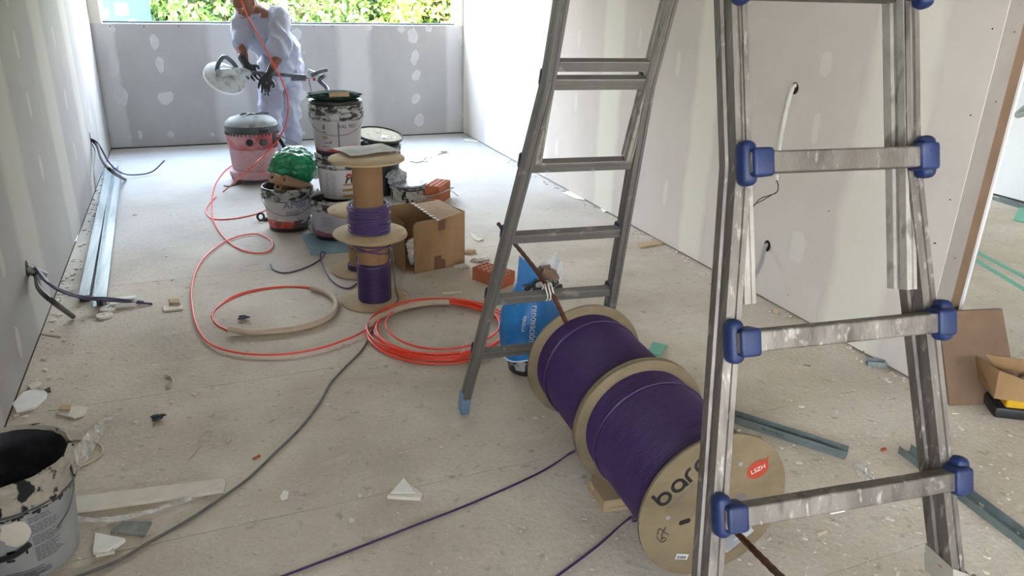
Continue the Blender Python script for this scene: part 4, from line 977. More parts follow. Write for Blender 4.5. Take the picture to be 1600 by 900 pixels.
# hollow brick, built with real holes
def hollow_brick(c, ang, L, W, H, nx, ny, label, hs=.5, tilt=None):
    t = thing('hollow_brick', label, 'brick', c, 'hollow terracotta bricks')
    R = Matrix.Rotation(ang, 3, 'Z')
    if tilt is not None: R = tilt @ R
    b = NB(); hx, hy = L/nx, W/ny
    for k, z in ((0, 0), (1, H)):
        for i in range(nx):
            for j in range(ny):
                cx, cy = (i+.5)*hx, (j+.5)*hy; o4 = [(i*hx, j*hy), ((i+1)*hx, j*hy), ((i+1)*hx, (j+1)*hy), (i*hx, (j+1)*hy)]
                n = 16; inn = [(cx+hx*.33*math.cos(2*PI*(q+.5)/n+PI), cy+hy*.33*math.sin(2*PI*(q+.5)/n+PI)) for q in range(n)]
                out = []
                for (ix, iy) in inn:
                    dx, dy = ix-cx, iy-cy; s = min((hx/2)/abs(dx) if abs(dx) > 1e-9 else 9e9, (hy/2)/abs(dy) if abs(dy) > 1e-9 else 9e9); out.append((cx+dx*s, cy+dy*s))
                vi = [b.verts.new((p[0], p[1], z)) for p in inn]; vo = [b.verts.new((p[0], p[1], z)) for p in out]
                for q in range(n):
                    r = (q+1) % n; b.faces.new((vi[q], vo[q], vo[r], vi[r]))
                    # corner filler
                    a, c2 = out[q], out[r]
                    for cc_ in o4:
                        if (abs(a[0]-cc_[0]) < 1e-6 and abs(c2[1]-cc_[1]) < 1e-6) or (abs(a[1]-cc_[1]) < 1e-6 and abs(c2[0]-cc_[0]) < 1e-6):
                            if abs(a[0]-c2[0]) > 1e-6 and abs(a[1]-c2[1]) > 1e-6: b.faces.new((vo[q], b.verts.new((cc_[0], cc_[1], z)), vo[r]))
                if k == 1:
                    lo = [b.verts.new((p[0], p[1], .004)) for p in inn]
                    for q in range(n): r = (q+1) % n; b.faces.new((vi[q], vi[r], lo[r], lo[q]))
    for (x0, y0, x1, y1) in ((0, 0, L, 0), (L, 0, L, W), (L, W, 0, W), (0, W, 0, 0)):
        b.faces.new([b.verts.new(p) for p in ((x0, y0, 0), (x1, y1, 0), (x1, y1, H), (x0, y0, H))])
    bmesh.ops.remove_doubles(b, verts=b.verts, dist=1e-5)
    bmesh.ops.recalc_face_normals(b, faces=b.faces)
    for v in b.verts: v.co = R @ v.co+Vector(c)
    obj('body', b, 'terra', t, sm=False)
    b = NB()
    for i in range(nx):
        for j in range(ny): box(b, ((i+.5)*hx, (j+.5)*hy, .008), (hx*.66, hy*.66, .006))
    for v in b.verts: v.co = R @ v.co+Vector(c)
    obj('hole_bottom', b, 'dark_hole', t, sm=False, kind='stuff')
    return t
p1 = G(783, 452); p2 = G(738, 437); an = math.atan2(p2.y-p1.y, p2.x-p1.x); 
LB = (p2-p1).length; WB_ = (G(804, 443)-p1).length
hollow_brick((p1.x+math.cos(an)*0, p1.y, 0.0), an-PI/2, WB_, LB, .078, 4, 6, 'perforated orange brick on the floor between the box and the ladder')
c_ = G(700, 335); hollow_brick((c_.x+.02, c_.y+.28, .0), .9, .24, .12, .14, 6, 3, 'perforated brick on end peeking out behind the cardboard box')
# ------------------------------------------------------------------ vacuum
VB = away(402, 289, .17); VX, VY = VB.x, VB.y
vac = thing('vacuum_cleaner', 'dusty red drum vacuum with grey domed head standing before the worker', 'vacuum', (VX, VY, 0))
b = NB(); lathe(b, [(0, .10), (.165, .10), (.185, .13), (.195, .29), (.190, .295), (0, .295)], (VX, VY, 0), (0, 0, 1), 56); obj('lower_drum', b, 'vac_pale', vac)
b = NB(); lathe(b, [(.19, .296), (.202, .298), (.207, .42), (.19, .422)], (VX, VY, 0), (0, 0, 1), 56); obj('upper_drum', b, 'vac_red', vac)
b = NB(); lathe(b, [(.205, .423), (.212, .425), (.212, .475), (.205, .48)], (VX, VY, 0), (0, 0, 1), 56)
for i in range(40):
    a = 2*PI*i/40; box(b, (VX+.210*math.cos(a), VY+.210*math.sin(a), .415), (.010, .006, .022), Matrix.Rotation(a, 3, 'Z'))
obj('motor_band', b, 'vac_grey', vac)
b = NB(); lathe(b, [(.208, .478), (.205, .495), (.17, .525), (.10, .548), (0, .555)], (VX, VY, 0), (0, 0, 1), 56); dome = obj('dome_lid', b, 'vac_light', vac)
for i, (dx, dy, L) in enumerate(((-.11, -.03, .09), (-.06, -.06, .10), (.0, -.04, .11), (.05, .02, .10))):
    b = NB(); tube(b, catmull([V(VX+dx, VY+dy, .515+.01*i-.012*(abs(dx) > .1)), V(VX+dx+L*.5, VY+dy+.03, .555), V(VX+dx+L, VY+dy+.06, .545)], 6), .010, 8); obj('hose_hook', b, 'vac_grey', dome)
a0 = math.atan2(-VY, -VX)
def vp(da, z, r): a = a0+da; return V(VX+r*math.cos(a), VY+r*math.sin(a), z)
b = NB(); lathe(b, [(0, 0), (.030, 0), (.034, -.003), (.037, .004), (.037, .012), (.030, .014)], vp(-.12, .36, .203), vp(-.12, 0, 1)-vp(-.12, 0, 0), 28); ou = obj('hose_inlet', b, 'vac_pale', vac)
b = NB(); lathe(b, [(0, .012), (.026, .012), (.026, .014), (0, .014)], vp(-.12, .36, .203), vp(-.12, 0, 1)-vp(-.12, 0, 0), 24); obj('inlet_mesh', b, 'black', ou)
b = NB(); box(b, vp(.42, .352, .207), (.02, .07, .05), Matrix.Rotation(a0+.42, 3, 'Z'), .008); obj('power_switch', b, 'vac_grey', vac)
b = NB(); box(b, vp(.45, .45, .214), (.016, .08, .03), Matrix.Rotation(a0+.45, 3, 'Z'), .006); obj('latch', b, 'black', vac)
b = NB(); box(b, vp(1.0, .35, .205), (.02, .06, .11), Matrix.Rotation(a0+1.0, 3, 'Z'), .008); obj('side_latch', b, 'vac_grey', vac)
b = NB(); tube(b, catmull([vp(.0, .40, .207), vp(.12, .36, .212), vp(.34, .31, .208)], 6), .006, 8); obj('power_lead', b, 'vac_pale', vac)
b = NB(); lathe(b, [(0, .035), (.17, .035), (.205, .05), (.21, .10), (.185, .118), (0, .118)], (VX, VY, 0), (0, 0, 1), 48); obj('chassis', b, 'vac_pale', vac)
for i, (dx, dy) in enumerate(((-.17, -.06), (.17, -.05), (-.13, .12), (.14, .12))):
    b = NB(); r_ = .058 if i < 2 else .045; lathe(b, [(0, -.022), (r_*.8, -.022), (r_, -.012), (r_, .012), (r_*.8, .022), (0, .022)], (VX+dx, VY+dy, r_), V(1, .15, 0), 28); wh = obj('wheel', b, 'vac_pale' if i < 2 else 'vac_grey', vac)
    b = NB(); lathe(b, [(0, -.026), (r_*.4, -.026), (r_*.4, .026), (0, .026)], (VX+dx, VY+dy, r_), V(1, .15, 0), 16); obj('hub', b, 'vac_red', wh)
b = NB(); hp = [vp(1.25, .37, .22), G(452, 240, .25), G(470, 252, .16), G(495, 266, .03), G(512, 276, .03), G(540, 285, .03)]; tube(b, catmull(hp, 8), .018, 10); single('vacuum_hose', b, 'black', 'black suction hose trailing from the vacuum to behind the bucket stack', 'hose', hp[0])
b = NB(); hp = [vp(1.1, .40, .22), GY(465, 225, VY), GY(482, 240, VY-.3), G(500, 262, .05), G(520, 285, .01), G(545, 300, .01)]; tube(b, catmull(hp, 8), .005, 8); single('power_cord', b, 'grey_cord', 'thin grey power cord dropping from the vacuum toward the bucket stack', 'cord', hp[0])
floor_cable('cord_stub', [(350, 290), (356, 291), (366, 289), (376, 286)], .006, 'grey_cord', 'short dark cord end on the floor left of the vacuum', 'cord')
# ------------------------------------------------------------------ orange cable, hoses
b = NB(); pz = .0035
air = [GY(330, -140, 5.6), GY(350, -80, 5.6), GY(368, -25, 5.6), GY(385, 22, 5.6), GY(405, 58, 5.6), GY(426, 97, 5.6), GY(442, 130, 5.6), GY(450, 158, 5.6), GY(448, 188, 5.6), GY(436, 216, 5.6), GY(414, 241, 5.6), GY(385, 268, 5.55), G(352, 297, .02)]
pts = air+[G(px, py, pz) for px, py in ((333, 312), (322, 328), (328, 340), (345, 343), (370, 341), (395, 336), (414, 329), (424, 324))]
tube(b, catmull(pts, 8), .0048, 8)
single('orange_cable', b, 'orange', 'thin orange cable hanging past the worker and looping to the white bucket', 'cable', G(352, 297))
b = NB(); pts = [G(px, py, pz+.0004*i) for i, (px, py) in enumerate(((422, 243), (405, 244), (382, 248), (355, 264), (338, 285), (332, 305), (331, 330), (335, 348), (346, 366), (365, 384), (390, 394), (412, 395), (425, 388), (424, 376), (405, 366), (378, 368), (350, 378), (328, 394), (313, 410), (303, 432), (299, 460), (303, 495), (314, 522), (332, 539), (360, 549), (400, 554), (450, 553), (500, 544), (545, 529), (572, 516)))]
tube(b, catmull(pts, 6), .0048, 8)
single('orange_cable', b, 'orange', 'orange cable winding over the floor from the vacuum to the big orange coil', 'cable', pts[10])
b = NB(); pts = [G(px, py, pz) for px, py in ((356, 516), (340, 508), (332, 496), (336, 484), (352, 470), (375, 459), (405, 452), (440, 448), (470, 448), (492, 450))]; tube(b, catmull(pts, 6), .0048, 8)
pts = [G(px, py-2, pz) for px, py in ((332, 490), (350, 475), (382, 461), (420, 453), (455, 450), (488, 453))]; tube(b, catmull(pts, 6), .0038, 8)
single('orange_cable', b, 'orange', 'orange cable loop closed by the beige conduit hose on the floor', 'cable', pts[0])
b = NB(); pts = [G(px, py, .016) for px, py in ((487, 450), (505, 455), (518, 463), (525, 472), (524, 484), (514, 495), (495, 505), (465, 513), (430, 517), (392, 519), (358, 517))]; pts[-1] += V(0, 0, .012)
tube(b, catmull(pts, 8), .0155, 12); single('conduit_hose', b, 'hose', 'thick beige conduit hose bent in a half ring left of the spools', 'hose', pts[5])
coil = thing('cable_coil', 'flat orange-red cable coil of many rings lying behind the ladder foot', 'cable coil', (.99, 3.29, 0)); rnd = random.Random(6)
for i in range(9):
    r_ = (.355, .345, .335, .325, .318, .308, .325, .34, .29)[i]; ox, oy = rnd.uniform(-.02, .02)-(.03 if i == 8 else 0), rnd.uniform(-.018, .018)
    if i == 8: ox, oy = .03, .02
    ph = rnd.uniform(0, 6); b = NB(); z0 = .006+.0035*i
    tube(b, [(.99+ox+(r_+.010*math.sin(2*t+ph))*math.cos(t), 3.29+oy+(r_+.010*math.sin(2*t+ph))*math.sin(t), z0+.003*math.sin(3*t+ph)) for t in [2*PI*k/72 for k in range(72)]], .0052, 8, closed=True); obj('cable_ring', b, 'orange', coil)
b = NB(); pts = [G(px, py, .030) for px, py in ((577, 507), (590, 497), (612, 487), (640, 478), (672, 473), (702, 472))]; tube(b, catmull(pts, 8), lambda q: .015, 12); single('conduit_hose', b, 'hose', 'short beige conduit hose sleeved over the orange coil', 'hose', pts[0])
b = NB(); pts = [G(720, 552, .035), G(728, 540, .02), G(731, 524, .05)]; tube(b, pts, .002, 6); single('cable_tie', b, 'cable_w', 'white cable tie end sticking up from the orange coil beside the ladder rail', 'cable tie', pts[0])
b = NB(); pts = [G(512, 539, .010), G(517, 537, .016), G(524, 543, .006), G(534, 552, .002)]; tube(b, catmull(pts, 4), .0022, 6); single('cable_tie', b, 'cable_w', 'white cable tie on the orange cable between hose and coil', 'cable tie', pts[0])
# ------------------------------------------------------------------ blue sack on its bucket
BG = away(822, 590, .085); 
kb = thing('rubber_bucket', 'small black speckled bucket under the blue sack', 'bucket', (BG.x, BG.y, 0))
b = NB(); lathe(b, [(0, 0), (.075, 0), (.082, .008), (.100, .13), (.096, .13), (.078, .012), (0, .01)], (BG.x, BG.y, 0), (0, 0, 1), 40); obj('body', b, 'black_sp', kb)
b = NB(); p = G(829, 566, 0); box(b, (BG.x+.03, BG.y-.098, .06), (.03, .006, .045), Matrix.Rotation(.3, 3, 'Z'), .001); obj('price_tag', b, 'label_w', kb, sm=False)
sk = thing('sack', 'blue plastic sack printed renovación, torn white mouth open at the top', 'sack', (BG.x, BG.y, .13))
b = NB(); rows = 22; seg = 56; rg = []
sc0 = V(BG.x+.005, BG.y, 0)
for i in range(rows+1):
    s = i/rows; z = .085+.345*s
    rr = .106+.022*math.sin(PI*min(1, s*1.15))-.048*max(0, s-.55)/.45
    ring = []
    for k in range(seg):
        t = 2*PI*k/seg; q = rr*(1+.09*noise.noise(V(math.cos(t)*1.6, math.sin(t)*1.6, s*3))+.09*(.4-abs(noise.noise(V(math.cos(t)*3.5, math.sin(t)*3.5, s*5+t*.2)))))
        ring.append(b.verts.new((sc0.x+.03*s+q*1.08*math.cos(t), sc0.y+.02*s+q*.9*math.sin(t), z+.01*math.sin(3*t))))
    rg.append(ring)
for A, B in zip(rg, rg[1:]):
    for k in range(seg): b.faces.new((A[k], A[(k+1) % seg], B[(k+1) % seg], B[k]))
b.faces.new(rg[0][::-1]); obj('body', b, 'blue_bag', sk)
b = NB(); ring = [v for v in range(seg)]
tube(b, [(sc0.x+.1125*1.09*math.cos(2*PI*k/seg), sc0.y+.1125*.91*math.sin(2*PI*k/seg), .090+.01*math.sin(6*PI*k/seg)) for k in range(seg)], .003, 6, closed=True); obj('hem', b, 'bag_in', sk)
# blue flap going up left, dark folds, white torn mouth
b = NB(); P = [V(sc0.x-.075, sc0.y-.02, .40), V(sc0.x-.01, sc0.y-.07, .37), V(sc0.x+.03, sc0.y-.02, .46), V(sc0.x-.045, sc0.y+.03, .53)]; prism(b, P, (0.004, .006, 0)); obj('side_flap', b, 'blue_bag', sk, sm=False)
b = NB(); blob(b, V(sc0.x+.03, sc0.y-.055, .405), (.075, .05, .035), .4, 2.5, 4, 3); obj('dark_fold', b, 'black_sp', sk)
b = NB(); n = 48; c2 = V(sc0.x+.085, sc0.y+.03, .385); inner_, outer_ = [], []
rnd = random.Random(4)
for k in range(n):
    t = 2*PI*k/n; jr_ = rnd.uniform(.9, 1.1); inner_.append(b.verts.new(c2+V(.045*math.cos(t), .03*math.sin(t), .05*math.sin(t+.4)))); 
    outer_.append(b.verts.new(c2+V(-.005+.115*jr_*math.cos(t), .05+.03*math.sin(t*3), .015+.095*jr_*math.sin(t+.5)+.008*math.sin(9*t))))
for k in range(n): b.faces.new((inner_[k], outer_[k], outer_[(k+1) % n], inner_[(k+1) % n]))
bmesh.ops.solidify(b, geom=b.faces, thickness=.0015); obj('torn_mouth', b, 'bag_in', sk)
b = NB(); blob(b, c2+V(-.012, -.015, .03), (.060, .045, .058), .4, 2.5, 4, 9); obj('plaster_lump', b, 'brown_wad', sk)
fs = cyl((sc0.x+.012, sc0.y, 0), .1265)
bdir = math.atan2(-sc0.y, -sc0.x)
def sackfn(x, y):
    # text runs downward along the sack: x -> -z, y -> round
    a = bdir+.12+y/.12; z = .27-x; s = (z-.085)/.345; r = .108+.022*math.sin(PI*min(1, max(0, s)*1.15))+.013
    return V(sc0.x+.03*s+r*1.09*math.cos(a), sc0.y+.02*s+r*.92*math.sin(a), z)
b = NB(); text_on(b, 'renovación', .036, sackfn); obj('printed_words', b, 'ink_w', sk, sm=False)
b = NB(); text_on(b, 'MASILLA', .018, lambda x, y: sackfn(x, y-.034)); obj('printed_words', b, 'ink_w', sk, sm=False)
# ------------------------------------------------------------------ the worker
PY_ = 7.62
def W(px, py, y=PY_): return GY(px, py, y)
person = thing('person', 'worker in white T-shirt, white trousers and black gloves bending over a long drywall sander', 'person', (.80, 7.72, 0))
J = dict(pel=W(440, 92, 7.68), hipR=W(425, 100, 7.60), hipL=W(452, 98, 7.76), kneeR=W(421, 165, 7.55), kneeL=W(450, 165, 7.74),
    chest=W(418, 55, 7.55), neck=W(400, 14, 7.42), head=W(381, 3, 7.30), shR=W(380, 30, 7.52), shL=W(436, 26, 7.42),
    elR=W(377, 76, 7.36), elL=W(437, 84, 7.22), wrR=W(384, 100, 7.24), wrL=W(421, 115, 7.14))
J['ankR'] = V(J['kneeR'].x+.02, 7.60, .09); J['ankL'] = V(J['kneeL'].x+.02, 7.80, .09)
J['spine'] = (J['pel']+J['chest'])/2+V(.02, .04, .02)
HR = W(392, 113, 7.20); HL = W(413, 131, 7.10)
HR = W(391, 112, 7.20); HL = W(414, 130, 7.10)
SD = (J['shL']-J['shR']).normalized()
bod = NB()
loft(bod, [(J['pel'], .15, .11), (J['spine'], .135, .10), (J['chest'], .16, .115), (J['chest']*.35+J['neck']*.65, .12, .085), (J['neck'], .060, .058), (J['neck']*.35+J['head']*.65, .058, .058)], SD, 24)
for a_, e_, w_, h_, o_ in (('shR', 'elR', 'wrR', HR, .0), ('shL', 'elL', 'wrL', HL, .0)):
    loft(bod, [(J['chest']*.5+J[a_]*.5, .07, .07), (J[a_], .062, .062), (J[a_]*.5+J[e_]*.5, .052, .052), (J[e_], .044, .044), (J[e_]*.55+J[w_]*.45, .042, .042), (J[w_], .029, .029), (h_, .034, .022)], SD, 16)
for h_, k_, a_ in (('hipR', 'kneeR', 'ankR'), ('hipL', 'kneeL', 'ankL')):
    loft(bod, [(J[h_], .09, .09), (J[h_]*.5+J[k_]*.5, .078, .078), (J[k_], .056, .056), (J[k_]*.6+J[a_]*.4, .056, .056), (J[a_], .038, .038)], SD, 16)
hd = J['head']; look = V(-.45, -.62, -.64).normalized(); side = look.cross(V(0, 0, 1)).normalized(); up = side.cross(look).normalized()
def hp_(x, y, z): return hd+side*x+look*y+up*z      # x: his left-right, y: towards the face, z: crown
hb = NB(); r = bmesh.ops.create_icosphere(hb, subdivisions=4, radius=1.0)
for v in r['verts']:
    x, y, z = v.co
    sx_, sy_, sz_ = .088, .108, .132
    if z < 0: sx_ *= 1-.30*(-z)**1.3; sy_ *= 1-.12*(-z)
    p = [x*sx_, y*sy_, z*sz_]
    if y > 0:
        p[1] += .012*math.exp(-((z-.28)/.10)**2)*math.exp(-(x/.6)**2)                       # brow
        for s in (-1, 1): p[1] -= .012*math.exp(-(((x-s*.40)/.20)**2+((z-.08)/.14)**2))      # eye sockets
        p[1] += .030*math.exp(-((x/.16)**2+((z+.14)/.15)**2))+.014*math.exp(-((x/.12)**2+((z-.03)/.15)**2))  # nose
        p[1] += .010*math.exp(-((x/.30)**2+((z+.48)/.07)**2))+.008*math.exp(-((x/.28)**2+((z+.62)/.06)**2))   # lips
        p[1] += .012*math.exp(-((x/.32)**2+((z+.86)/.16)**2))                                # chin
    v.co = hp_(*p)
for s in (-1, 1):
    blob(hb, hp_(s*.089, -.008, .0), (.014, .022, .038), .15, 2, 2, s+3)
bmesh.ops.recalc_face_normals(hb, faces=hb.faces)
m1 = bpy.data.meshes.new('x'); hb.to_mesh(m1); bod.from_mesh(m1); hb.free(); bpy.data.meshes.remove(m1)
body = remesh(bod, .007); obj('body', body, 'skin', person)
b = NB(); r = bmesh.ops.create_icosphere(b, subdivisions=4, radius=1.0)
kill = []
for v in r['verts']:
    x, y, z = v.co; v.co = hp_(x*.095, y*.114-.006, z*.138+.004+.003*noise.noise(v.co*9))
    if z < .42-(.9 if y < -.1 else 0)*1 and not (y < -.1 and z > -.45): kill.append(v)
    elif y > .25 and z < .62: kill.append(v)
bmesh.ops.delete(b, geom=kill, context='VERTS'); obj('hair', b, 'hair', person)
for s in (-1, 1):
    b = NB(); blob(b, hp_(s*.035, .090, .012), (.012, .008, .008), 0, 1, 2, 1); obj('eye', b, 'ink_w', person)
    b = NB(); tube(b, [hp_(s*.017, .112, .038), hp_(s*.036, .112, .044), hp_(s*.056, .098, .038)], .004, 6); obj('eyebrow', b, 'hair', person)
b = NB(); tube(b, catmull([hp_(-.028, .104, -.070), hp_(-.01, .116, -.068), hp_(.01, .116, -.068), hp_(.028, .104, -.070)], 4), .0032, 6); obj('mouth', b, mat('lip', ['#5e2f28'], .6), person)
# shirt: torso with short sleeves, loose
sh = NB()
loft(sh, [(J['pel']+V(-.05, -.06, -.06), .185, .150), (J['pel']*.6+J['spine']*.4, .178, .150), (J['spine']+V(-.02, -.02, 0), .175, .150), (J['chest'], .195, .150), (J['chest']*.45+J['neck']*.55, .15, .115), (J['neck']*.85+J['chest']*.15, .078, .072)], SD, 28)
for a_, e_, f_, r_ in (('shR', 'elR', .75, .082), ('shL', 'elL', .88, .092)):
    loft(sh, [(J['chest']*.45+J[a_]*.55, .10, .10), (J[a_], .092, .092), (J[a_]*.5+J[e_]*.5, .086, .086), (J[a_]*(1-f_)+J[e_]*f_, r_, r_)], SD, 20)
sh = remesh(sh, .011); sh.normal_update()
for v in sh.verts:
    q = v.co; k = .020*noise.noise(V(q.x*7, q.y*7, q.z*4))+.042*(.35-abs(noise.noise(V(q.x*9+q.z*6, q.y*9, q.z*4-q.x*5)))); v.co = q+v.normal*max(k*1.4, -.002 if q.z > J['chest'].z-.05 else -.012)
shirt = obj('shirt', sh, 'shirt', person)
tr = NB()
loft(tr, [(J['pel']+V(.01, .02, .10), .165, .135), (J['pel'], .175, .15), (J['pel']+V(0, .01, -.12), .165, .145)], SD, 28)
for h_, k_, a_, dx_ in (('hipR', 'kneeR', 'ankR', 0), ('hipL', 'kneeL', 'ankL', 0)):
    loft(tr, [(J[h_], .125, .125), (J[h_]*.5+J[k_]*.5, .112, .112), (J[k_], .10, .10), (J[k_]*.5+J[a_]*.5, .092, .092), (J[a_]+V(0, 0, .04), .090, .090)], SD, 20)
tr = remesh(tr, .012); tr.normal_update()
for v in tr.verts:
    q = v.co; v.co = q+v.normal*(.016*noise.noise(V(q.x*8, q.y*8, q.z*7+4))+.045*(.35-abs(noise.noise(V(q.x*8+q.z*5, q.y*8, q.z*8)))))
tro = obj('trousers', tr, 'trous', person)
b = NB(); c_ = W(431, 155, 7.44); box(b, c_, (.13, .012, .16), Matrix.Rotation(-.25, 3, 'Z'), .005, 2); obj('thigh_pocket', b, 'trous', tro)
for s, (wri, hn) in enumerate(((J['wrR'], HR), (J['wrL'], HL))):
    # glove: palm and five fingers of different length
    pd = (hn-wri).normalized(); acr = pd.cross(V(0, -1, .2)).normalized(); nrm_ = acr.cross(pd).normalized()
    if s == 0: pd2 = (pd+V(.25, -.1, -.35)).normalized()
    else: pd2 = (pd+V(.05, 0, -.5)).normalized()
    hand = NB(); GS = 1.25
    loft(hand, [(wri-pd*.07, .036, .036), (wri, .034, .032), (wri+(hn-wri)*.5, .046, .030), (hn, .050*GS, .024)], acr, 16)
    def fing(P_, rr):
        loft(hand, [(p, q, q) for p, q in zip(P_, rr)], acr, 10, 4)
    for i in range(4):
        off = acr*((i-1.5)*.0235*GS); ln = (.062, .072, .068, .052)[i]*GS
        f0 = hn+off*.9; f1 = f0+pd2*ln*.5+off*.15; f2 = f1+(pd2+nrm_*.4).normalized()*ln*.4; f3 = f2+(pd2+nrm_*1.0).normalized()*ln*.35
        fing([f0, f1, f2, f3], [.0125, .0118, .011, .0095])
    t0 = wri+(hn-wri)*.45+acr*(-.030); t1 = t0+(-acr*.7+pd*.6+nrm_*.5).normalized()*.050*GS; t2 = t1+(pd*.9+nrm_*.5).normalized()*.036
    fing([t0, t1, t2], [.016, .014, .011])
    obj('glove', remesh(hand, .0045), 'glove', person)
for an_ in (J['ankR'], J['ankL']):
    b = NB(); blob(b, V(an_.x-.05, an_.y-.06, .045), (.075, .115, .05), .08, 2, 3, 1, cut=-.045); obj('shoe', b, 'shoe', person)
# drywall sander
sd0 = W(375, 112, 7.18); sd1 = W(496, 121, 7.06)
san = thing('drywall_sander', 'long grey drywall sander with round dusty white head held by the worker', 'sander', sd0)
b = NB(); tube(b, [sd0, W(400, 114, 7.16), sd1], .017, 12); obj('shaft', b, 'sander_d', san)
b = NB(); tube(b, [W(455, 122, 7.11), W(478, 122, 7.09)], .026, 14); obj('grip_sleeve', b, 'sander_d', san)
hc = W(352, 120, 7.05); hn_ = V(.16, -.42, .90).normalized(); hn_ = V(.35, -.55, .76).normalized()
b = NB(); lathe(b, [(0, -.035), (.150, -.035), (.165, -.028), (.170, .0), (.150, .012), (.10, .020), (0, .022)], hc, hn_, 48, wob=lambda t, k: .002*math.sin(t*20)); hd_ = obj('head', b, 'sander', san)
b = NB(); lathe(b, [(.158, -.040), (.172, -.036), (.172, -.016), (.160, -.014)], hc, hn_, 60); obj('brush_ring', b, 'white', hd_)
b = NB(); q = basis(hn_); tube(b, catmull([hc+hn_*.02-q[1]*.07, hc+hn_*.05, hc+hn_*.045+q[1]*.08], 5), .036, 12); obj('gear_housing', b, 'sander', hd_)
b = NB(); tube(b, catmull([hc+hn_*.03+V(-.07, 0, .03), W(341, 100, 7.02), W(350, 89, 7.05), W(362, 96, 7.1), W(370, 106, 7.15)], 7), .018, 12); obj('dust_elbow', b, 'sander_d', san)
b = NB(); tube(b, catmull([W(364, 110, 7.12), W(376, 110, 7.16), W(392, 116, 7.17)], 4), .028, 12); obj('fork', b, 'sander', san)
b = NB(); tube(b, catmull([W(372, 124, 7.1), W(383, 129, 7.12), W(391, 124, 7.14), W(388, 117, 7.15)], 5), .006, 8); obj('guard_loop', b, 'sander', san)
b = NB(); box(b, W(488, 117, 7.05), (.10, .06, .075), Matrix.Rotation(.4, 3, 'Y'), .015, 2); obj('motor_body', b, 'sander', san)
b = NB(); tube(b, [W(487, 118, 7.02), W(499, 112, 7.0), W(512, 109, 6.98)], .017, 10); obj('upper_handle', b, 'sander_d', san)
b = NB(); tube(b, catmull([W(508, 118, 7.0), W(502, 121, 7.03), W(500, 127, 7.05), W(510, 137, 7.0), W(514, 150, 6.9)], 6), .019, 10); obj('hose_end', b, 'sander_d', san)
b = NB(); box(b, W(491, 124, 7.0), (.022, .02, .025), None, .004); obj('red_switch', b, 'red', san)
b = NB(); tube(b, catmull([W(483, 124, 7.05), W(485, 135, 7.0), W(488, 150, 6.9), W(492, 160, 6.8)], 5), .004, 6); obj('lead', b, 'grey_cord', san)
# ------------------------------------------------------------------ left wall: cables out of holes, steel profiles, scraps
def tubething(name, pts, r, m, label, cat, group=None, seg=8, n=8):
    b = NB(); tube(b, catmull(pts, n), r, seg); return single(name, b, m, label, cat, pts[0], group)
w1 = GX(42, 420, XL)
def hole(wall, p, nx, ry, rz):
    b = NB(); lathe(b, [(0, 0), (1, 0)], (0, 0, 0), (1, 0, 0), 20)
    for v in b.verts: v.co = V(p.x+nx*.0014, p.y+v.co.y*ry, p.z+v.co.z*rz)
    obj('wall_hole', b, 'dark_hole', wall, sm=False)
hole(wl, w1, 1, .035, .04)
e1 = G(115, 498); e2 = G(238, 476)
tubething('black_cable', [w1+V(-.01, 0, -.02), w1+V(.03, -.005, -.03), GX(62, 452, XL+.10), GX(85, 473, XL+.17), e1+V(0, 0, .012)], .012, 'black_cable', 'thick black cable hanging from the near hole in the left wall', 'cable')
tubething('violet_cable', [w1+V(-.01, .01, .0), w1+V(.04, 0, -.01), GX(85, 450, XL+.15), G(130, 466, .08), G(175, 470, .04), e2+V(0, 0, .004)], .006, 'violet_cable', 'thin violet cable from the near hole in the left wall, reaching over the steel profiles', 'cable')
tubething('violet_cable', [w1+V(-.01, .015, .01), w1+V(.03, .01, .0), GX(80, 446, XL+.14), G(130, 463, .09), G(170, 466, .05), G(225, 472, .006)], .006, 'violet_cable', 'second violet cable beside the first, its end curling right of the profiles', 'cable')
b = NB(); tube(b, [w1+V(0, .005, .0), w1+V(.07, .0, -.05)], .022, 10); single('conduit_stub', b, 'cable_g', 'grey conduit stub in the near hole of the left wall', 'conduit', w1)
w2 = GX(141, 216, XL); hole(wl, w2, 1, .03, .05)
e1 = G(196, 283)
tubething('black_cable', [w2+V(-.01, 0, 0), w2+V(.04, -.02, -.05), GX(160, 250, XL+.12), GX(175, 268, XL+.20), e1+V(0, 0, .012)], .013, 'black_cable', 'thick dark cable hanging from the far hole in the left wall', 'cable')
tubething('violet_cable', [w2+V(-.01, .01, 0), w2+V(.05, -.02, -.04), G(172, 256, .16), G(192, 271, .05), G(215, 273, .02), G(238, 268, .03), G(257, 251, .10)], .006, 'violet_cable', 'thin cable curving up at its end from the far hole in the left wall', 'cable')
tubething('grey_cable', [w2+V(-.01, -.01, -.01), w2+V(.02, -.02, -.10), GX(147, 270, XL+.03), GX(150, 300, XL+.03)], .005, 'cable_g', 'light cable running down the left wall behind the steel profiles', 'cable')
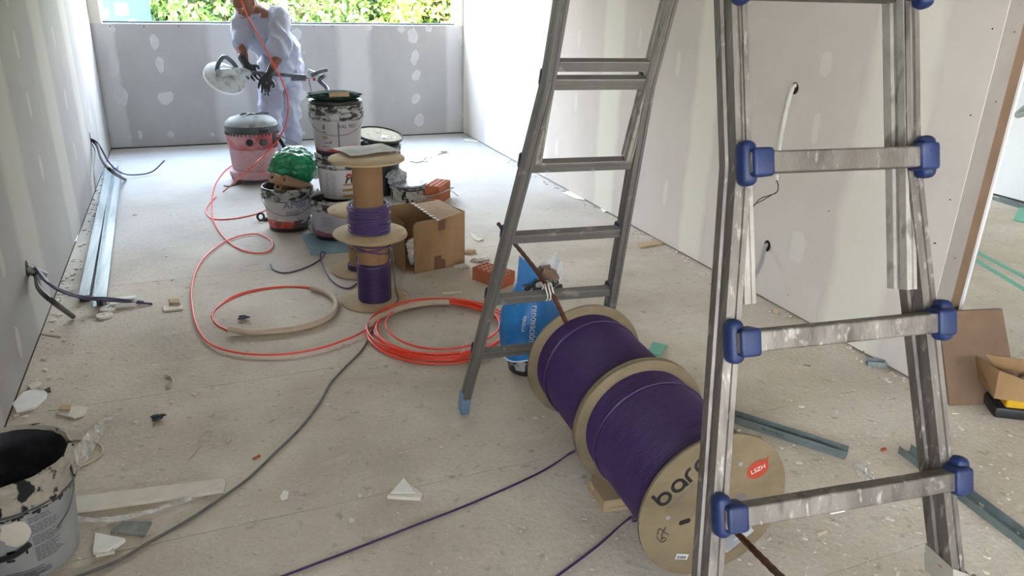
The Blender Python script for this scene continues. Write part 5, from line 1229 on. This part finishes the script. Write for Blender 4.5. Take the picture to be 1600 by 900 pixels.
def channel(p0, p1, wd, ht, label, m='galv', up_=V(0, 0, 1), th=.0015, lip=True, group='steel profiles', roll=0, lift=0):
    d = (p1-p0).normalized(); s = d.cross(V(0, 0, 1)).normalized(); u = V(0, 0, 1)
    if roll:
        R = Matrix.Rotation(roll, 3, d); s = R @ s; u = R @ u
    lp = .006 if lip else th
    sec = [(-wd/2, 0), (wd/2, 0), (wd/2, ht), (wd/2-lp, ht), (wd/2-lp, ht-th), (wd/2-th, ht-th), (wd/2-th, th), (wd*.12, th), (wd*.08, th*2.5), (-wd*.08, th*2.5), (-wd*.12, th), (-wd/2+th, th), (-wd/2+th, ht-th), (-wd/2+lp, ht-th), (-wd/2+lp, ht), (-wd/2, ht)]
    b = NB(); rings = []
    for p in (p0, p1): rings.append([b.verts.new(p+V(0, 0, lift)+s*a+u*c_) for a, c_ in sec])
    n = len(sec)
    for i in range(n): b.faces.new((rings[0][i], rings[0][(i+1) % n], rings[1][(i+1) % n], rings[1][i]))
    b.faces.new(rings[0][::-1]); b.faces.new(rings[1]); bmesh.ops.recalc_face_normals(b, faces=b.faces)
    return single('steel_profile', b, m, label, 'metal profile', p0, group, sm=False)
gp = 'galvanised profiles along the left wall'
channel(G(133, 472), G(172, 268), .050, .036, 'galvanised profile nearest the left wall, its black end open', group=gp, roll=PI, lift=.038)
channel(G(153, 479), G(181, 262), .046, .028, 'middle galvanised profile of the bundle by the left wall, lying face up', group=gp, lift=.001)
channel(G(160, 481), G(186, 275), .046, .030, 'outermost galvanised profile of the bundle by the left wall', group=gp, roll=PI, lift=.042+.0)
b = NB(); P0 = G(133, 474); box(b, P0+V(0, .02, .018), (.044, .01, .030)); single('profile_plug', b, 'black', 'black shadowy plug in the open end of the wall side profile', 'plug', P0, sm=False)  # shade inside the open profile end, built as a black block
tubething('flat_strip', [G(118, 378, .004), G(128, 345, .004), G(143, 305, .02), G(158, 270, .02), G(165, 262, .01)], .006, 'galv', 'thin bent metal strip between left wall and profiles', 'strip')
for i, (p0, p1, w_) in enumerate((((170, 474), (212, 469), .035), ((172, 480), (214, 477), .03))):
    a, c_ = G(*p0), G(*p1); b = NB(); d = (c_-a).normalized(); s = V(-d.y, d.x, 0)*w_/2
    prism(b, [a-s*.6, a+s*.5, a+s+d*.04, c_+s*.9, c_+s*.3, c_-s, a-s+d*.03], (0, 0, .022)); single('filler_stick', b, 'gyps_w', ('upper white gypsum stick right of the profile ends', 'lower white gypsum stick right of the profile ends')[i], 'offcut', a, sm=False)
for i, (px, py, m, lab) in enumerate(((169, 484, 'gyps_w', 'pale round disc touching the profile ends'), (163, 495, 'gypsum', 'pale round disc nearest the camera by the profile ends'))):
    g = G(px, py); b = NB(); lathe(b, [(.006, .0), (.036, 0), (.038, .003), (.038, .010), (.036, .013), (.006, .013), (.006, 0)], g, V(0, .0, 1), 28); single('disc_spacer', b, m, lab, 'disc', g, 'round discs')
def offcut(pix, th, m, label, name='plasterboard_offcut', cat='offcut', group=None, z=0.0, tilt=0):
    pts = [G(px, py) for px, py in pix]; b = NB()
    prism(b, [V(p.x, p.y, z+tilt*i) for i, p in enumerate(pts)], (0, 0, th)); bmesh.ops.bevel(b, geom=list(b.edges), offset=min(.0015, th*.2), segments=1, affect='EDGES')
    return single(name, b, m, label, cat, (pts[0].x, pts[0].y, z), group, sm=False)
offcut([(254, 481), (283, 477), (286, 484), (256, 488)], .010, 'gypsum', 'flat beige offcut on the open floor right of the discs')
offcut([(264, 473), (281, 472), (282, 479), (266, 479)], .012, 'wood', 'brown splinter lying on the flat beige offcut', z=.0105)
offcut([(20, 634), (37, 616), (50, 612), (75, 614), (73, 624), (55, 640), (26, 646)], .011, 'gyps_w', 'large white plasterboard shard by the left wall above the tar bucket')
offcut([(43, 606), (60, 598), (66, 603), (50, 611)], .012, 'gypsum', 'small beige shard against the left wall above the large shard')
offcut([(87, 648), (104, 637), (137, 637), (133, 650), (116, 655)], .009, 'gypsum', 'layered beige plasterboard piece right of the large white shard')
offcut([(92, 645), (96, 638), (112, 638), (110, 646)], .008, 'wood', 'brown torn paper layer on the layered beige piece', z=.0095)
offcut([(70, 612), (79, 608), (80, 614), (73, 617)], .012, 'gap', 'dark crumb by the large white shard', name='crumb', cat='crumb')
offcut([(64, 521), (95, 526), (95, 528), (64, 523)], .004, 'wood', 'thin pale splinter at the foot of the left wall', name='splinter', cat='splinter')
offcut([(605, 780), (630, 753), (662, 777), (658, 783)], .014, 'gypsum', 'triangular plasterboard offcut alone on the front floor')
offcut([(611, 777), (631, 753), (650, 777)], .004, 'gyps_w', 'white paper face lying over the triangular offcut', name='white_sheet_scrap', cat='scrap', z=.0145)
offcut([(437, 779), (443, 768), (452, 770), (450, 780), (440, 783)], .007, 'gyps_w', 'small white shard left of the triangular offcut')
offcut([(112, 781), (349, 752), (354, 757), (350, 771), (118, 803)], .013, 'gypsum', 'long beige plasterboard strip right of the tar bucket', name='plasterboard_strip')
offcut([(146, 868), (150, 838), (197, 847), (170, 866)], .016, 'gyps_w', 'white gypsum wedge between tar bucket and black cord')
offcut([(150, 872), (180, 866), (178, 858), (150, 866)], .010, 'gypsum', 'cream chip lying under the gypsum wedge', z=.0)
offcut([(172, 833), (192, 816), (238, 818), (226, 839)], .008, 'mesh_gr', 'grey mortar-crusted sheet beside the black cord', name='mortar_sheet', cat='sheet')
offcut([(640, 253), (655, 248), (668, 247), (664, 252), (652, 255)], .012, 'gypsum', 'grey board chip on the bright floor before the back wall', group=None)
offcut([(661, 253), (667, 245), (674, 245), (669, 254)], .012, 'gyps_w', 'upright looking white chip next to the grey board chip')
offcut([(674, 238), (690, 232), (697, 237), (684, 243)], .018, 'gyps_w', 'white chip heap farthest back on the bright floor')
offcut([(684, 234), (696, 234), (697, 240), (686, 240)], .010, 'gypsum', 'loose chip on the white chip heap', z=.0185)
offcut([(725, 218), (748, 221), (746, 223), (724, 221)], .010, 'gypsum', 'thin chip at the right back corner of the room')
offcut([(996, 382), (1030, 377), (1036, 382), (1000, 388)], .010, 'wood', 'wooden lath offcut at the foot of the right wall')
offcut([(879, 302), (890, 299), (912, 308), (914, 314), (898, 311)], .008, 'gyps_w', 'white torn paper at the right wall seen between the ladder rails')
offcut([(938, 327), (950, 330), (944, 333)], .010, 'gyps_w', 'little white chip at the right wall beyond the ladder')
offcut([(1010, 555), (1020, 537), (1042, 543), (1030, 558)], .013, 'teal', 'pale green board offcut on the floor behind the far drum')
offcut([(740, 375), (733, 364), (738, 366), (748, 373), (757, 374), (748, 378)], .008, 'gypsum', 'curled beige paper scrap right of the cardboard box', name='paper_scrap', cat='paper')
offcut([(690, 458), (722, 456), (723, 459), (691, 462)], .006, 'gypsum', 'thin beige stick on the floor in front of the hollow brick')
for i, (px, py, s, m, lab) in enumerate(((733, 395, .035, 'wood', 'small brown crumpled leaf of paper at the right edge of the box'), (745, 408, .03, 'gypsum', 'crumbly plaster heap between box and hollow brick'), (722, 418, .035, 'gypsum', 'flat plaster lump left of the hollow brick'), (757, 406, .025, 'gyps_w', 'pale crumb heap behind the hollow brick'))):
    g = G(px, py); b = NB(); blob(b, V(g.x, g.y, .008), (s*1.3, s*.8, .014), .45, 3, 3, i+3)
    for v in b.verts: v.co.z = max(v.co.z, .001)
    single('plaster_lump', b, m, lab, 'plaster lump', (g.x, g.y, 0), 'plaster lumps by the brick')
for i, (px, py, L, lab) in enumerate(((384, 499, .05, 'dark twisted tape scrap inside the orange loop'), (250, 655, .045, 'dark twisted plastic scrap in the middle of the front left floor'))):
    g = G(px, py); b = NB()
    for k in range(6):
        a = k*1.1+i; blob(b, g+V(L*.5*math.cos(a)*(k/6)-.01, L*.25*math.sin(a), .009+.003*(k % 3)), (L*.34, L*.12, .007), .3, 3, 2, k)
    for v in b.verts: v.co.z = max(v.co.z, .001)
    single('tape_scrap', b, 'alu_d', lab, 'scrap', g, 'dark scraps')
b = NB(); pts = [G(258, 586, .006), G(267, 589, .006), G(270, 596, .006), G(266, 603, .006), G(259, 603, .006)]; tube(b, catmull(pts, 5), .0045, 8); single('hook_scrap', b, 'hose', 'small cream C-shaped plastic scrap on the left floor', 'scrap', pts[0])
b = NB(); pts = [G(295, 718, .003), G(312, 696, .003), G(311, 686, .003), G(320, 675, .003), G(330, 673, .003)]; tube(b, catmull(pts, 5), .0018, 6); single('string_scrap', b, 'hose', 'thin beige string bent on the floor above the black cord', 'string', pts[0])
b = NB(); g = G(354, 694); lathe(b, [(0, 0), (.004, 0), (.005, .01), (.005, .028), (0, .03)], g+V(0, 0, .005), V(.5, .8, 0), 12); single('plug_scrap', b, 'hose', 'small pale wall plug on the floor above the black cord', 'wall plug', g)
b = NB(); g = G(401, 716); box(b, g+V(0, 0, .004), (.03, .01, .007), Matrix.Rotation(.6, 3, 'Z'), .001); single('brown_chip', b, 'terra', 'little brown chip beside the cord', 'chip', g)
# crumbs of plaster: nobody could count them
rnd = random.Random(21); b = NB()
for i in range(1500):
    px, py = rnd.uniform(60, 1600), rnd.uniform(300, 900)
    if rnd.random() < .3: px = rnd.uniform(1150, 1600)
    g = G(px, py)
    if g.x < XL+.02 or (XR-.02 < g.x < XR2+.02 and g.y > YE-.02) or g.x > X2-.1: continue
    s = rnd.uniform(.0015, .0045)*(1 if rnd.random() < .93 else 2); chip(b, (g.x, g.y, 0), s*rnd.uniform(1, 2.5), s, s*.7, rnd.uniform(0, 6), i, 5)
for i in range(320):   # along the foot of the walls
    s = rnd.uniform(.003, .010); y = rnd.uniform(2.1, 8.2)
    x = XL+abs(rnd.gauss(0, .05))+.012 if i % 2 else XR-abs(rnd.gauss(0, .04))-.012
    chip(b, (x, y, 0), s*1.6, s, s*.8, rnd.uniform(0, 6), i, 5)
o = single('plaster_crumbs', b, 'gypsum', 'scattered plaster crumbs all over the screed floor', 'crumbs', (0, 0, 0), sm=False); o['kind'] = 'stuff'
# clear plastic film
def film(rowsA, rowsB, zA, zB, label, n=18, m_=8, amp=.012, sd=0, lift=.004):
    b = NB(); A = catmull([G(px, py, z) for (px, py), z in zip(rowsA, zA)], 6); B = catmull([G(px, py, z) for (px, py), z in zip(rowsB, zB)], 6); gr = []
    for i in range(len(A)):
        row = []
        for j in range(m_+1):
            s = j/m_; p = A[i]*(1-s)+B[min(i, len(B)-1)]*s
            p.z += lift+abs(amp*noise.noise(V(i*.5+sd, j*.7, sd)))+.006*(j % 2); row.append(b.verts.new(p))
        gr.append(row)
    for i in range(len(A)-1):
        for j in range(m_): b.faces.new((gr[i][j], gr[i+1][j], gr[i+1][j+1], gr[i][j+1]))
    return single('plastic_film', b, 'film', label, 'plastic film', A[0], 'clear film scraps')
film([(176, 652), (150, 665), (128, 690), (112, 712), (104, 730)], [(176, 655), (160, 682), (140, 715), (125, 735), (106, 762)], [.01, .03, .06, .10, .12], [.0, .0, .0, .01, .02], 'twisted clear plastic film standing up behind the tar bucket', sd=1)
film([(113, 806), (150, 812), (200, 808), (250, 795), (298, 777)], [(116, 818), (150, 818), (200, 815), (250, 800), (300, 783)], [.0]*5, [.0]*5, 'long clear plastic film strip below the beige board strip', sd=5, m_=4)
film([(1330, 727), (1345, 725), (1355, 735), (1366, 752)], [(1338, 742), (1350, 752), (1358, 756), (1364, 757)], [.0]*4, [.0]*4, 'clear film scrap on the floor above the bottom ladder rung', sd=8, m_=4)
b = NB(); pts = [G(96, 688, .003), G(130, 687, .003), G(155, 694, .003), G(160, 706, .003), G(148, 718, .003), G(125, 729, .003)]; tube(b, catmull(pts, 6), .0035, 6); single('hoop_strap', b, 'hose', 'thin beige strap loop on the floor behind the plastic film', 'strap', pts[0])
# ------------------------------------------------------------------ tar bucket in the front left corner
TB = V(-.612, 2.19, 0); TH, TRT, TRB = .335, .168, .138
tb = thing('paint_bucket', 'plaster-crusted grey bucket with tar-black inside in the front left corner', 'bucket', TB)
radt = lambda z: TRB+(TRT-TRB)*z/TH
b = NB(); lathe(b, [(0, 0), (TRB-.004, 0), (TRB, .006), (radt(.24), .24)], TB, (0, 0, 1), 64); obj('body', b, 'label_g', tb)
def wobr(t, k): return .0035*noise.noise(V(math.cos(t)*5, math.sin(t)*5, k*.9))*2
b = NB(); lathe(b, [(radt(.236)+.001, .236), (radt(.24)+.009, .243), (radt(.255)+.010, .252), (radt(.258)+.002, .258), (radt(.27)+.003, .275), (radt(.29)+.006, .295), (TRT+.008, .325), (TRT+.006, .338), (TRT-.004, .342), (TRT-.010, .330)], TB, (0, 0, 1), 96, wob=wobr); obj('crusted_rim', b, 'plaster_sp', tb)
b = NB(); lathe(b, [(radt(.24)+.0095, .244), (radt(.24)+.0115, .247), (radt(.25)+.0110, .251), (radt(.25)+.0095, .253)], TB, (0, 0, 1), 96); obj('rib', b, 'vac_grey', tb)
b = NB(); lathe(b, [(TRT-.005, .336), (TRT-.014, .30), (TRB-.006, .05), (0, .045)], TB, (0, 0, 1), 72, wob=lambda t, k: .004*noise.noise(V(math.cos(t)*3, math.sin(t)*3, k*2))); obj('inner_wall', b, 'black_in', tb)
b = NB(); lathe(b, [(TRB-.004, .075), (TRB*.5, .085), (0, .08)], TB, (0, 0, 1), 48, wob=lambda t, k: .006*math.sin(5*t)); obj('residue', b, mat('tar_residue', ['#26211f', '#3a322d'], .8, scale=20, bump=1), tb)
ca = math.atan2(-TB.y, -TB.x)
def ts(x, z, lift=.0015):
    r = radt(z)+lift; a = ca+x/r; return V(TB.x+r*math.cos(a), TB.y+r*math.sin(a), z)
b = NB(); rnd = random.Random(13)
for k in range(24):
    z = .215-.0065*k
    if k in (3, 9, 15): continue
    x0 = .020; L = rnd.uniform(.05, .085)
    xs = x0
    while xs < x0+L:
        wd = rnd.uniform(.006, .016); quad_on(b, xs, z, min(xs+wd, x0+L), z+.0026, ts, 2); xs += wd+.0025
for k in range(5): quad_on(b, -.06, .045-.007*k, .01+rnd.uniform(0, .03), .0475-.007*k, ts, 6)
for k in range(3): quad_on(b, -.02, .034-.007*k, .05, .0365-.007*k, ts, 5)
obj('label_small_print', b, 'ink_g', tb, sm=False)
b = NB(); 
for (x0, z0, x1, z1) in ((-.075, .205, -.045, .213), (-.075, .19, -.068, .21), (-.078, .178, -.052, .186), (-.055, .183, -.048, .205), (-.07, .165, -.062, .180), (-.045, .120, -.025, .128), (-.045, .10, -.037, .125), (-.03, .105, -.022, .122), (-.050, .090, -.030, .098), (-.015, .118, .002, .124), (-.002, .105, .004, .122)): quad_on(b, x0, z0, x1, z1, ts, 2)
obj('label_marks', b, 'ink', tb, sm=False)
b = NB()
c0_ = b.verts.new(ts(-.015, .185, .002)); n = 22; vs_ = [b.verts.new(ts(-.015+.038*math.cos(2*PI*i/n)*rnd.uniform(.8, 1.15), .185+.045*math.sin(2*PI*i/n)*rnd.uniform(.8, 1.1), .002)) for i in range(n)]
for i in range(n): b.faces.new((c0_, vs_[i], vs_[(i+1) % n]))
obj('plaster_smear', b, 'gypsum', tb, sm=False)
b = NB()
for k in range(34):
    x = -.17+.0105*k+rnd.uniform(-.003, .003); z = .240-rnd.uniform(.0, .010); rx_, rz_ = rnd.uniform(.004, .009), rnd.uniform(.003, .014)
    vv = [b.verts.new(ts(x+rx_*math.cos(2*PI*i/12)*rnd.uniform(.7, 1.2), z+rz_*math.sin(2*PI*i/12)*rnd.uniform(.7, 1.2), .0018)) for i in range(12)]; b.faces.new(vv)
obj('tar_drips', b, 'black', tb, sm=False)
hp = [ts(.135, .285, .012), ts(.142, .275, .014), ts(.150, .25, .022), ts(.135, .19, .022), ts(.105, .14, .02), ts(.06, .125, .016), ts(-.02, .108, .014), ts(-.10, .10, .014)]
hp = [ts(.165, .300, .010), ts(.172, .275, .016), ts(.165, .235, .020), ts(.130, .185, .018), ts(.085, .150, .013)]
b = NB(); tube(b, catmull(hp, 8), .0022, 8); hd1 = obj('bail_handle', b, 'grey_cord', tb)
b = NB(); tube(b, catmull([ts(-.10, .118, .012), ts(-.04, .118, .012), ts(.012, .142, .012)], 6), .0022, 8); obj('bail_handle', b, 'galv', tb)
b = NB(); tube(b, catmull([ts(-.066, .112, .013), ts(-.025, .122, .013), ts(.012, .142, .013)], 5), .0075, 10); obj('handle_grip', b, 'black', tb)
b = NB(); box(b, ts(.163, .30, .008), (.012, .02, .022), Matrix.Rotation(ca+.9, 3, 'Z'), .003); obj('handle_lug', b, 'plaster_sp', tb)
# ------------------------------------------------------------------ right wall cables
h1 = GX(1242, 138, XR); hole(wr, h1, -1, .026, .030)
tubething('white_cable', [h1+V(.02, .0, .012), h1+V(-.02, -.004, .0), GX(1226, 185, XR-.045), GX(1217, 235, XR-.04), GX(1213, 281, XR-.035)], .011, 'cable_w', 'thick white cable hanging from the upper hole in the right wall', 'cable')
tubething('thin_wire', [GX(1213, 281, XR-.035), GX(1216, 291, XR-.035), GX(1213, 301, XR-.03), GX(1200, 306, XR-.04), GX(1186, 312, XR-.05), GX(1170, 333, XR-.06)], .0028, 'wire', 'thin bare wire tied below the upper white cable', 'wire')
tubething('thin_wire', [GX(1214, 300, XR-.028), GX(1200, 308, XR-.045), GX(1190, 314, XR-.05), GX(1172, 322, XR-.06), GX(1160, 324, XR-.06)], .0024, 'wire', 'second bare wire running left from the knot on the right wall', 'wire')
h2 = GX(1199, 384, XR); hole(wr, h2, -1, .026, .032)
tubething('grey_tube', [h2+V(.02, 0, .01), h2+V(-.015, .0, -.005), GX(1190, 408, XR-.06), GX(1175, 440, XR-.13)], .0105, 'cable_g', 'grey conduit tube poking from the lower hole in the right wall', 'cable')
# metal clip at the foot of the right wall, yellow sponge cube, nail
g = G(1355, 573); t = thing('metal_clip', 'small shiny metal connector at the foot of the right wall', 'connector', g)
b = NB(); d = V(-.30, .50, 0).normalized(); 
prism(b, [g+V(0, 0, .001), g+V(.07, -.045, .001), g+V(.085, -.02, .001), g+V(.015, .025, .001)], (0, 0, .0015)); prism(b, [g+V(0, 0, .002), g+V(.07, -.045, .002), g+V(.07, -.045, .028), g+V(0, 0, .028)], (.001, .0015, 0)); prism(b, [g+V(.015, .025, .002), g+V(.085, -.02, .002), g+V(.085, -.02, .03), g+V(.015, .025, .036)], (.001, .0015, 0)); obj('body', b, 'galv', t, sm=False)
b = NB(); g = G(1212, 489); box(b, g+V(0, 0, .014), (.03, .028, .028), Matrix.Rotation(.5, 3, 'Z'), .004, 2); single('foam_cube', b, 'hose', 'little yellowish foam cube at the foot of the right wall', 'foam', g)
b = NB(); tube(b, [G(1256, 570, .003), G(1267, 572, .003)], .002, 6); single('nail', b, 'wire', 'dark nail on the floor below the middle ladder rung', 'nail', G(1256, 570))
# profiles in front
a, c_ = G(1322, 714), G(1140, 655); d = (c_-a).normalized()
ch1 = channel(a, c_+d*.35, .048, .034, 'green-grey steel U profile with printed side behind the nearer drum', m='galv_d', lip=False, group='loose steel profiles')
sdv = d.cross(V(0, 0, 1)).normalized()
if (a+sdv).length > (a-sdv).length: sdv = -sdv
b = NB(); fnp = lambda x, y: a+d*x+sdv*(.0243)+V(0, 0, .017+y)
exs = 1 if (d.cross(V(0, 0, 1))).dot(sdv) > 0 else -1
def side_txt(s, x, size): text_on(b, s, size, lambda X, Y: a+d*(x-X)+sdv*.0246+V(0, 0, .017+Y))
side_txt('PROFORCE', .27, .017); obj('printed_words', b, 'ink', ch1, sm=False)
b = NB(); side_txt('EN 14195 - 0,55 mm - DX51D', .11, .0095); side_txt('METAL PROFILE 48/30 - 3000', .46, .0085); obj('small_print', b, 'ink_g', ch1, sm=False)
channel(G(1412, 706), G(1640, 880), .055, .030, 'grey steel channel running under the right ladder leg to the right edge', m='galv_d', lip=False, group='loose steel profiles')
a = G(1555, 312); c_ = G(1640, 338)
channel(a, c_, .07, .03, 'pale green-grey steel track at the foot of the side room wall', m='galv_d', lip=False, group='steel tracks in the side room')
for i, (p0, p1) in enumerate((((1500, 393), (1640, 478)), ((1506, 385), (1640, 455)))):
    b = NB(); A, B = G(*p0), G(*p1); dd = (B-A).normalized(); s = V(-dd.y, dd.x, 0)*.012; prism(b, [A-s, B-s, B+s, A+s], (0, 0, .012))
    single('green_batten', b, 'teal', ('nearer thin green strip on the side room floor', 'farther thin green strip on the side room floor')[i], 'strip', A, 'green strips', sm=False)
offcut([(1583, 345), (1592, 327), (1650, 318), (1660, 360)], .013, 'teal', 'green moisture board lying flat in the side room', name='green_board', cat='board')
tubething('grey_tube', [V(X2-.03, 3.75, 1.36)+V(0, 0, 0), GX(1596, 172, X2-.10), GX(1612, 178, X2-.18), GX(1640, 200, X2-.2)], .022, 'cable_g', 'grey pipe bending from the side room wall', 'pipe')
b = NB(); z0 = 0
for y0, wd in ((4.6, .5), (3.1, .4)): box2(b, (X2-.0008, y0, .01), (X2, y0+wd, CEIL))
obj('joint_compound_strip', b, 'gyps_w', ws, sm=False)
b = NB(); box2(b, (X2-.012, 2.4, .0), (X2-.001, YB-.1, .015)); obj('base_gap', b, 'gap', ws, sm=False)
# leaning brown board, cardboard tray on yellow and black box
A, B = G(1484, 634), G(1592, 630); tl = V(0, .10, 0)
zt = .375; b = NB(); th = V(.003, .012, 0)
prism(b, [A, B, V(B.x-.03, B.y+.16, zt), V(A.x-.0, A.y+.155, zt-.008)], th); brd = single('leaning_board', b, 'brown_board', 'brown-backed board leaning against the end of the right wall', 'board', A, sm=False)
tp = G(1555, 652); t = thing('yellow_box', 'yellow and black plastic box under the cardboard tray at the right edge', 'tool box', tp)
ay = G(1600, 657)-tp; ay.z = 0; dx = ay.normalized(); dy = V(-dx.y, dx.x, 0)
Rt = Matrix((dx, dy, V(0, 0, 1))).transposed()
b = NB(); box(b, tp+dx*.17+dy*.08+V(0, 0, .025), (.36, .18, .05), Rt, .012, 2); obj('base', b, 'black', t)
b = NB()
for k in range(3): box(b, tp+dx*(.07+.10*k)+dy*.075+V(0, 0, .072), (.094, .16, .042), Rt, .005)
obj('yellow_body', b, 'yellow', t)
ct = thing('cardboard_tray', 'bent cardboard tray with odds and ends lying on the yellow box', 'tray', tp+V(0, 0, .095))
def tq(x, y, z): return tp+dx*x+dy*y+V(0, 0, z)
b = NB(); prism(b, [tq(-.04, -.03, .10), tq(.38, -.05, .10), tq(.38, .17, .10), tq(-.04, .17, .10)], (0, 0, .004)); obj('tray_bottom', b, 'card', ct, sm=False)
b = NB(); prism(b, [tq(-.04, -.03, .104), tq(.38, -.05, .104), tq(.38, -.07, .18), tq(.12, -.065, .185), tq(-.06, -.05, .235)], dy*.004); prism(b, [tq(-.04, -.03, .104), tq(-.06, -.05, .235), tq(-.07, .15, .20), tq(-.04, .17, .104)], dx*.004); prism(b, [tq(-.04, .17, .104), tq(.38, .17, .104), tq(.38, .18, .18), tq(-.07, .18, .20)], dy*.004); obj('tray_side', b, 'card', ct, sm=False)
for i, (x, y, m, s, lab) in enumerate(((.10, .05, 'galv_d', .035, 'grey metal bit in the cardboard tray'), (.19, .07, 'blue_pl', .032, 'blue bit in the cardboard tray'), (.26, .04, 'vac_grey', .04, 'dark lump in the cardboard tray'), (.05, .10, 'tape', .035, 'reddish brown scrap in the cardboard tray'))):
    b = NB(); box(b, tq(x, y, .107+s*.9), (s*2, s*1.4, s*1.6), Matrix.Rotation(i*.8, 3, 'Z'), s*.3, 2); single('scrap_part', b, m, lab, 'scrap', tq(x, y, .105))
offcut([(1290, 800), (1322, 794), (1320, 800), (1300, 804)], .006, 'gyps_w', 'white board sliver on the floor right of the nearer drum')
b = NB(); g = G(1276, 838); tube(b, [g+V(0, 0, .006), G(1290, 830, .006)], .006, 10); single('plug_scrap', b, 'hose', 'small cream plastic plug on the floor right of the nearer drum', 'wall plug', g)
offcut([(1375, 703), (1383, 701), (1386, 705), (1378, 707)], .008, 'terra', 'orange-brown crumb between the two loose steel profiles', name='brick_crumb', cat='crumb')
